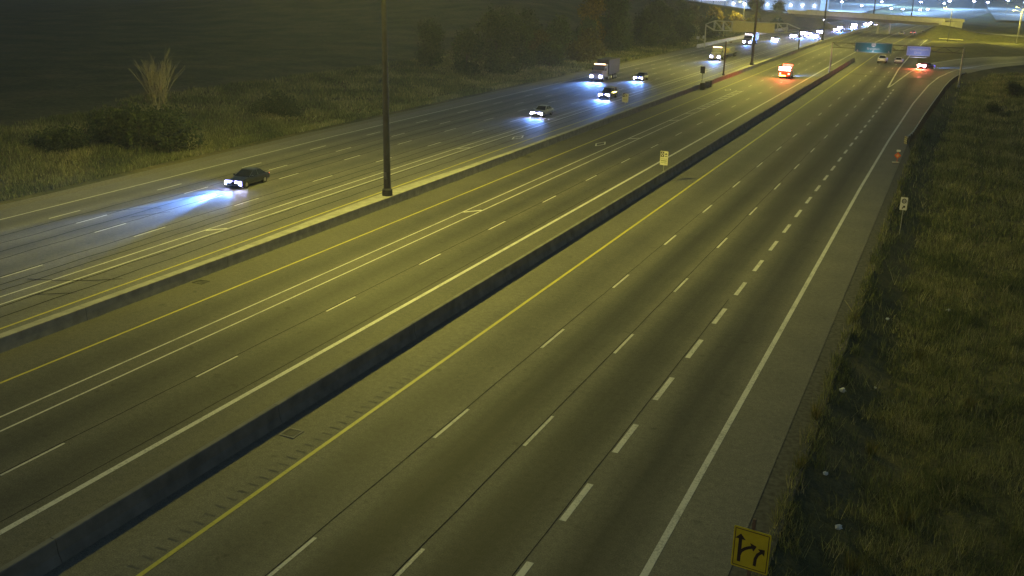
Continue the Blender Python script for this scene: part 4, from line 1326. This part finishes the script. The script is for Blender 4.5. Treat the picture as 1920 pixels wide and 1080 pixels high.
TL = [(-93.5, 186, 7.5, 6.5, DARKC, "dark rounded tree at the left end of the tree line"), (-90.5, 194, 11.5, 6.5, DARKC, "tall dark tree in the left half of the tree line"),
      (-97, 205, 12.5, 7.5, GREENC, "tallest dark tree behind the left half of the tree line"), (-88.5, 204, 9.0, 6, GREENC, "mid green tree in front of the tallest dark tree"),
      (-101, 222, 12, 8, DARKC, "dark wide tree behind the middle of the tree line"), (-91, 218, 6.5, 6, OLIVEC, "low olive tree in the middle of the tree line"),
      (-96, 244, 7.5, 7, GREENC, "low green tree in the gap of the tree line"), (-88.5, 248, 6.0, 6, OLIVEC, "short olive tree nearest the road before the yellow tree"),
      (-96.5, 272, 14.5, 8.5, YELC, "tall autumn yellow tree rising above the tree line"), (-91.5, 280, 13.0, 8, GREENC, "tall green tree just right of the yellow tree"),
      (-88, 270, 7.5, 6.5, GREENC, "short green tree under the yellow tree"), (-88.5, 296, 10.0, 8, DARKC, "dark tree right of the tall green tree"),
      (-85.0, 291, 6.0, 6.5, GREENC, "short green tree near the road right of the yellow tree"), (-88.0, 314, 10.0, 8, DARKC, "dark tree left of the gantry foot"),
      (-83.5, 318, 7.0, 7, DARKC, "low dark tree close behind the gantry foot"), (-95, 330, 12, 9, DARKC, "dark tall tree behind the gantry foot"),
      (-88, 342, 8.5, 8, GREENC, "green tree behind the left gantry truss"), (-82, 352, 7, 7, DARKC, "dark low tree behind the left gantry truss"),
      (-87.0, 189, 4.0, 5.5, GREENC, "low green shrub tree before the left end of the tree line"), (-85.5, 212, 4.5, 6, GREENC, "low green shrub tree before the middle of the tree line"),
      (-85.0, 232, 4.0, 6, OLIVEC, "low olive shrub tree left of the short olive tree"), (-93, 258, 8.5, 7, GREENC, "green tree left of the tall autumn yellow tree"),
      (-99, 292, 13, 9, GREENC, "tall green tree behind the dark tree right of the yellow tree"), (-83.5, 304, 5.0, 6, GREENC, "low green shrub tree before the left gantry foot"),
      (-104, 190, 8, 8, DARKC, "dim tree in the field behind the left end of the tree line"), (-110, 255, 10, 9, DARKC, "dim tree behind the middle gap of the tree line")]
for x, y, h_, wd, cols, lab in TL:
    make_tree(x, y, h_, wd * 1.15, lab, cols, 5200, 0.36 if y < 230 else 0.46, "trees along the left verge", low=0.1)
EMB = [(-104, 418, 6.5, 8, OLIVEC, "left tree of the yellow lit row on the overpass bank"), (-96, 420, 7.0, 8.5, YELC, "large yellow lit tree on the overpass bank above the gantry truss"),
       (-88, 424, 6.0, 7, YELC, "second yellow lit tree on the overpass bank"), (-81, 430, 5.0, 6.5, OLIVEC, "olive tree on the overpass bank above the pale sign back"),
       (-113, 424, 8, 9, DARKC, "dark tree at the left end of the overpass bank"), (-73, 433, 3.2, 6, DARKC, "low dark shrub tree on the bank by the overpass"),
       (-90, 470, 7, 8, DARKC, "dark round tree behind the overpass bank"), (-80, 478, 6.5, 6, DARKC, "small dark tree behind the overpass bank near the dock lights")]
for x, y, h_, wd, cols, lab in EMB:
    make_tree(x, y, h_, wd, lab, cols, 1800, 0.6, "trees on the overpass bank", low=0.05)
lx, ly = -85.5, 426.5
lz = float(height(lx, ly))
r = empty("street_lamp", (lx, ly, lz), 0, "street lamp pole standing among the yellow lit trees on the overpass bank", "street lamp")
B().bar((0, 0, 0), (0, 0, 11), 0.12, 0.08, 8).done("pole", STEEL, r)
B().bar((0, 0, 10.9), (-1.6, -1.4, 11.3), 0.05, None, 6).done("arm", STEEL, r)
h = B().box((-1.8, -1.6, 11.3), (0.8, 0.4, 0.15)).done("lamp_head", STEEL, r)
B().box((-1.8, -1.6, 11.2), (0.6, 0.3, 0.05)).done("lens", emit_mat("sodium_lens", SODIUM, 30), h)
lamp("street_light", 'POINT', (lx - 1.8, ly - 1.6, lz + 10.8), 9000, SODIUM, None, 0.4)
make_tree(9.4, 205, 2.2, 3.4, "dark bush in the grass at the right edge near the ramp", GREENC, 1800, 0.26, None, "bush", False)
make_tree(5.8, 178, 1.5, 2.6, "small dark bush in the right grass below the guardrail", DARKC, 900, 0.2, None, "bush", False)
make_tree(8.6, 108, 1.2, 2.4, "low yellowish bush in the right grass", OLIVEC, 900, 0.16, None, "bush", False)

# grass blades: nobody could count them
def blades(name, x, y, hgt, wid, cols, mixw):
    n = len(x)
    z = height(x, y) - 0.02
    a = nr.random(n) * 2 * PI
    ln = nr.normal(size=(n, 2)) * 0.32
    b0 = np.stack([x, y, z], 1)
    tip = b0 + np.stack([ln[:, 0] * hgt, ln[:, 1] * hgt, hgt], 1)
    sd_ = np.stack([np.cos(a) * wid, np.sin(a) * wid, np.zeros(n)], 1)
    V = np.stack([b0 - sd_, b0 + sd_, tip + sd_ * 0.25, tip - sd_ * 0.25], 1).reshape(-1, 3)
    cols = np.array(cols)
    t = np.clip(mixw + nr.normal(size=n) * 0.16, 0, 0.999) * (len(cols) - 1)
    i = t.astype(int); f = (t - i)[:, None]
    c = (cols[i] * (1 - f) + cols[np.minimum(i + 1, len(cols) - 1)] * f) * (0.65 + 0.7 * nr.random((n, 1)))
    o = np_mesh(name, V, np.arange(4 * n).reshape(n, 4), BLADE, tint=np.repeat(c, 4, 0))
    return tag(o, kind="stuff")
GC = [(0.075, 0.096, 0.048), (0.15, 0.175, 0.076), (0.25, 0.26, 0.115), (0.39, 0.36, 0.19), (0.50, 0.45, 0.28)]

def verge(y0, y1, x0, x1, n, h0, w0, name, eoff=0.75):
    y = y0 + (y1 - y0) * nr.random(n)
    x = np.interp(y, EY, EX) + eoff + (x1 - x0) * nr.random(n) ** 1.0
    d = lump(x * 1.0, y * 0.8, 1.3) + 0.6 * lump(x + 40, y, 0.5)
    e = edge_dist(x, y)
    bare = np.exp(-((e - 2.35 - 0.45 * lump(x, y, 1.1)) / 0.85) ** 2) * 1.0
    keep = (nr.random(n) < np.clip(0.55 + 0.45 * d - bare, 0.04, 1)) & (e > 0.7)
    x, y, d, e = x[keep], y[keep], d[keep], e[keep]
    hh = h0 * (0.45 + 0.5 * nr.random(len(x)) + 0.45 * np.clip(d, 0, 1.5))
    mixw = 0.40 + 0.30 * lump(x + 9, y * 0.7, 1.9) + 0.15 * lump(x, y, 0.6)
    return blades(name, x, y, hh, w0 * (0.6 + 0.8 * nr.random(len(x))), GC, mixw)
verge(20, 48, 0, 11.5, 52000, 0.5, 0.014, "verge_grass")
verge(48, 85, 0, 15, 56000, 0.5, 0.024, "verge_grass")
verge(85, 150, 0, 22, 62000, 0.5, 0.042, "verge_grass")
verge(150, 260, 0, 34, 80000, 0.5, 0.07, "verge_grass", 2.5)

def weeds(y0, y1, w_, n, hgt, wd):
    y = y0 + (y1 - y0) * nr.random(n)
    x = np.interp(y, EY, EX) + 0.7 + w_ * nr.random(n)
    d = lump(x * 1.3 + 17, y * 1.1, 0.75) + 0.5 * lump(x, y, 2.4)
    k = nr.random(n) < np.clip((d - 0.25) * 1.6, 0, 1)
    x, y, d = x[k], y[k], d[k]
    return blades("verge_weeds", x, y, hgt * (0.45 + 0.55 * nr.random(len(x))) * (0.6 + 0.5 * d), wd * (0.6 + 0.8 * nr.random(len(x))), GC, 0.50 + 0.32 * lump(x + 5, y, 0.9))
weeds(20, 60, 12, 26000, 1.1, 0.013)
weeds(60, 130, 18, 26000, 1.1, 0.026)
weeds(130, 240, 28, 22000, 1.1, 0.05)

def left_field(y0, y1, w_, n, h0, w0):
    y = y0 + (y1 - y0) * nr.random(n)
    edge = -72.4 - 1.6 * smooth01((y - 40) / 60)
    x = edge - w_ * nr.random(n) ** 1.3
    d = lump(x, y, 2.6) + 0.5 * lump(x, y + 30, 0.9)
    keep = nr.random(n) < np.clip(0.6 + 0.4 * d, 0.05, 1)
    x, y, d = x[keep], y[keep], d[keep]
    hh = h0 * (0.4 + 0.5 * nr.random(len(x)) + 0.5 * np.clip(d, 0, 1.5))
    mixw = 0.44 + 0.30 * lump(x, y + 11, 4.0)
    blades("field_grass", x, y, hh, w0 * (0.6 + 0.8 * nr.random(len(x))), GC, mixw)
left_field(48, 110, 34, 80000, 0.6, 0.04)
left_field(110, 200, 40, 70000, 0.6, 0.07)
left_field(200, 420, 40, 70000, 0.6, 0.11)

# taller weed tufts that stand out on the right verge
def tuft(x, y, h_, n, label, cols):
    z = float(height(x, y))
    r = empty("weed_tuft", (x, y, z), 0, label, "weed", "pale weed tufts on the right verge")
    a = nr.random(n) * 2 * PI; rr = nr.random(n) ** 0.7 * h_ * 0.25
    b0 = np.stack([rr * np.cos(a), rr * np.sin(a), np.full(n, -0.03)], 1)
    hh = h_ * (0.5 + 0.5 * nr.random(n))
    tip = b0 + np.stack([np.cos(a) * hh * 0.3 + nr.normal(size=n) * 0.05, np.sin(a) * hh * 0.3 + nr.normal(size=n) * 0.05, hh], 1)
    w_ = np.stack([-np.sin(a), np.cos(a), np.zeros(n)], 1) * 0.014
    V = np.stack([b0 - w_, b0 + w_, tip + w_ * 0.3, tip - w_ * 0.3], 1).reshape(-1, 3)
    c = np.array(cols)[nr.integers(0, len(cols), n)] * (0.7 + 0.6 * nr.random((n, 1)))
    np_mesh("stalks", V, np.arange(4 * n).reshape(n, 4), BLADE, r, tint=np.repeat(c, 4, 0))
TC = [(0.16, 0.15, 0.05), (0.24, 0.20, 0.08), (0.12, 0.13, 0.04)]
for x, y, h_, lab in ((-3.75, 43.4, 0.8, "bright weed tuft at the gravel edge, lower one"), (-3.7, 38.2, 0.7, "weed tuft at the gravel edge nearest the yellow sign"), (-3.6, 58.5, 0.7, "weed tuft at the gravel edge beyond the white litter"),
                      (-1.2, 43, 0.8, "yellowish weed tuft in the middle of the right grass"), (0.6, 37.5, 0.8, "weed tuft deep in the lower right grass"), (0.2, 57, 1.0, "tall pale weed tuft in the right grass below the white sign"),
                      (-1.0, 33, 0.8, "weed tuft in the lower right corner grass"), (2.8, 50, 0.9, "weed tuft near the right picture edge")):
    tuft(x, y, h_, 90, lab, TC)

# litter
LIT = mat("paper_white", (0.72, 0.72, 0.70), 0.8, 0, 0.05)
for i, (x, y, s, lab) in enumerate(((-3.05, 47.6, 0.17, "largest scrap of white litter at the foot of the gravel edge"), (-1.9, 61.5, 0.12, "white litter scrap in the right grass, far left one"), (1.5, 66.4, 0.13, "white litter scrap high in the right grass"),
                                    (-1.75, 35.2, 0.14, "pale litter scrap in the lower right grass"), (-1.65, 50.2, 0.09, "tiny litter scrap right of the largest white scrap"), (-2.7, 38.6, 0.12, "pale litter scrap near the lower weed tufts"))):
    bm = B()
    bmesh.ops.create_icosphere(bm.bm, subdivisions=2, radius=s)
    for v in bm.bm.verts:
        v.co *= rnd.uniform(0.6, 1.25); v.co.z *= 0.6
    o = bm.done("litter", LIT, None, (x, y, float(height(x, y)) + s * 0.75 + 0.1))
    tag(o, lab, "litter", "litter on the right verge")

# ------------------------------------------------------------------ lit yards and buildings far behind the overpass
YARD = asphalt("yard_concrete", (0.30, 0.30, 0.29), (0.2, 0.2, 0.2))
V = []; F = []
def yard(name, x0, x1, y0, y1):
    gx = np.linspace(x0, x1, 40); gy = np.linspace(y0, y1, 30)
    X, Y = np.meshgrid(gx, gy)
    Z = np.full(X.shape, 1.2)
    i0 = (np.arange(29)[:, None] * 40 + np.arange(39)[None, :]).ravel()
    tag(np_mesh(name, np.stack([X.ravel(), Y.ravel(), Z.ravel()], 1), np.stack([i0, i0 + 1, i0 + 41, i0 + 40], 1), YARD, wear=np.zeros(X.size)), kind="structure")
yard("loading_yard", -230, -62, 545, 1200)
yard("parking_lot", 14, 220, 620, 1300)
METAL = mat("pale_metal_cladding", (0.42, 0.45, 0.48), 0.6, 0.2, 0.08, 0.3)
def building(x0, x1, y, h_, depth, label, docks):
    r = empty("warehouse", ((x0 + x1) / 2, y, 1.1), 0, label, "building")
    w_ = x1 - x0
    B().box((0, depth / 2, h_ / 2), (w_, depth, h_)).done("wall", METAL, r)
    B().box((0, depth / 2, h_ + 0.2), (w_ + 0.6, depth + 0.6, 0.4)).done("roof", mat("roof_grey", (0.2, 0.2, 0.21), 0.8), r)
    for k in range(docks):
        x = -w_ / 2 + (k + 0.5) * w_ / docks
        d = B().box((x, -0.03, 1.9), (3.0, 0.12, 3.2)).done("dock_door", mat("dock_door", (0.55, 0.57, 0.6), 0.6), r)
        B().box((x, -0.35, 4.1), (0.9, 0.6, 0.35)).done("wall_lamp", emit_mat("led_lens", (0.55, 0.65, 1.0), 90), r)
    for k in range(int(w_ / 4)):
        B().box((-w_ / 2 + 2 + 4 * k, -0.05, h_ / 2 + 2.6), (0.25, 0.1, h_ - 5.2)).done("rib", METAL, r)
    return r
building(-141, -84, 650, 11, 40, "long warehouse with a row of bright dock lamps behind the overpass", 8)
r = empty("canopy_building", (-150, 632, 1.1), 0, "brightly lit white canopy building left of the dock lamps", "building")
B().box((0, 12, 6.4), (23, 24, 1.2)).done("canopy_roof", WHT, r)
B().box((0, 24, 3.4), (22, 0.3, 6)).done("wall", WHT, r)
for x in (-11, -3.7, 3.7, 11):
    B().box((x, 0.4, 2.9), (0.5, 0.5, 5.8)).done("column", mat("column_grey", (0.2, 0.22, 0.25), 0.6), r)
for k in range(6):
    B().box((-9 + 3.6 * k, 8, 5.74), (2.2, 6, 0.08)).done("ceiling_lamp", emit_mat("led_panel", (0.62, 0.72, 1.0), 14), r)
B().box((0, -0.12, 6.4), (23, 0.2, 1.0)).done("lit_fascia", emit_mat("fascia_glow", (0.7, 0.6, 1.0), 2.2), r)
# parked trailers
ORD = "first second third fourth fifth sixth seventh eighth ninth tenth eleventh".split()
t0 = empty("parked_trailer", (0, 0, 0))
B().box((0, 5, 2.6), (2.5, 10, 2.9)).done("box", mat("white_trailer", (0.6, 0.62, 0.64), 0.6), t0)
B().box((0, 5, 0.95), (1.0, 10, 0.25)).done("chassis", TRIM, t0)
for s in (-1, 1):
    B().box((s * 0.95, 0.8, 0.55), (0.4, 1.1, 1.0)).done("wheel", RUBBER, t0)
for k in range(11):
    o = t0 if k == 0 else copy_tree(t0)
    o.location = (-188 + 3.3 * k, 612 + 0.4 * (k % 3), 1.2)
    tag(o, ORD[k] + " white box trailer from the left in the row beside the lit canopy building", "trailer", "row of parked white trailers")
# yard lamps
YL = [(-40.2, 720, 2.4, "bright yard lamp above the overpass parapet, middle of three"), (-48.5, 735, 2.2, "small yard lamp left above the overpass parapet"), (-25, 720, 2.8, "yard lamp above the overpass parapet, right of three"),
      (-88.9, 722, 4.4, "yard lamp just right of the dock lamps"), (-79.5, 722, 5.9, "higher yard lamp right of the dock lamps"), (-12.6, 722, 8.2, "yard lamp near the top right corner"), (21.5, 722, 9.8, "yard lamp at the far top right corner"),
      (-150, 590, 11, "yard lamp tall over the lit canopy building"), (-110, 600, 12, "yard lamp tall before the dock lamps"), (-70, 760, 3.0, "low yard lamp between the dock lamps and the thin masts"), (-60, 800, 5.5, "yard lamp beyond the thin distant mast"),
      (-33, 800, 6.0, "yard lamp high above the overpass parapet"), (-30.5, 742, 1.8, "small yard lamp beside the three parapet lamps"), (-18, 830, 5.0, "yard lamp left of the top right lamps"),
      (2, 800, 7.5, "yard lamp between the two top right lamps"), (12, 860, 6.2, "lower yard lamp near the top right corner"), (34, 780, 8.0, "yard lamp at the right end of the far lights")]
l0 = empty("yard_lamp", (0, 0, 0))
B().bar((0, 0, -2), (0, 0, 1.0), 0.12, 0.10, 8).done("pole", STEEL, l0)
B().box((0, 0, 1.15), (1.7, 1.2, 0.3)).done("lamp_head", STEEL, l0)
B().box((0, -0.3, 0.9), (1.6, 1.0, 0.5)).done("lens", emit_mat("led_flood", (0.55, 0.62, 1.0), 70), l0)
for k, (x, y, z, lab) in enumerate(YL):
    o = l0 if k == 0 else copy_tree(l0)
    o.location = (x, y, z)
    for ch in o.children:
        if ch.name.startswith("pole"):
            ch.data = ch.data.copy(); ch.data.transform(Matrix.Diagonal((1, 1, max(0.2, z / 2.0), 1)))
    tag(o, lab, "yard lamp", "yard lamps behind the overpass")
for x, y, z, p in ((-150, 590, 14, 90000), (-110, 600, 16, 110000), (-85, 700, 26, 260000), (-45, 650, 24, 200000), (-35, 800, 26, 300000), (-60, 960, 26, 400000), (-15, 940, 26, 400000), (40, 760, 30, 130000), (60, 640, 26, 40000), (70, 900, 30, 200000), (-190, 605, 12, 50000)):
    lamp("yard_light", 'SPOT', (x, y, z), p * 1.3, LEDC, None, 1.0, 172, (0, 0.03, -1), 0.3)

# ------------------------------------------------------------------ night air: thin haze that catches the lamp light
hz = B().box((0, 1400, 13.5), (5200, 3100, 33)).done("haze", None)
hm = bpy.data.materials.new("haze_air")
hm.use_nodes = True
hn = hm.node_tree
hn.nodes.remove(hn.nodes["Principled BSDF"])
pv = hn.nodes.new("ShaderNodeVolumePrincipled")
pv.inputs["Color"].default_value = (0.92, 0.95, 1.0, 1)
pv.inputs["Density"].default_value = HAZE
pv.inputs["Anisotropy"].default_value = 0.25
hn.links.new(pv.outputs[0], hn.nodes["Material Output"].inputs["Volume"])
hz.data.materials.append(hm)
tag(hz, kind="stuff")
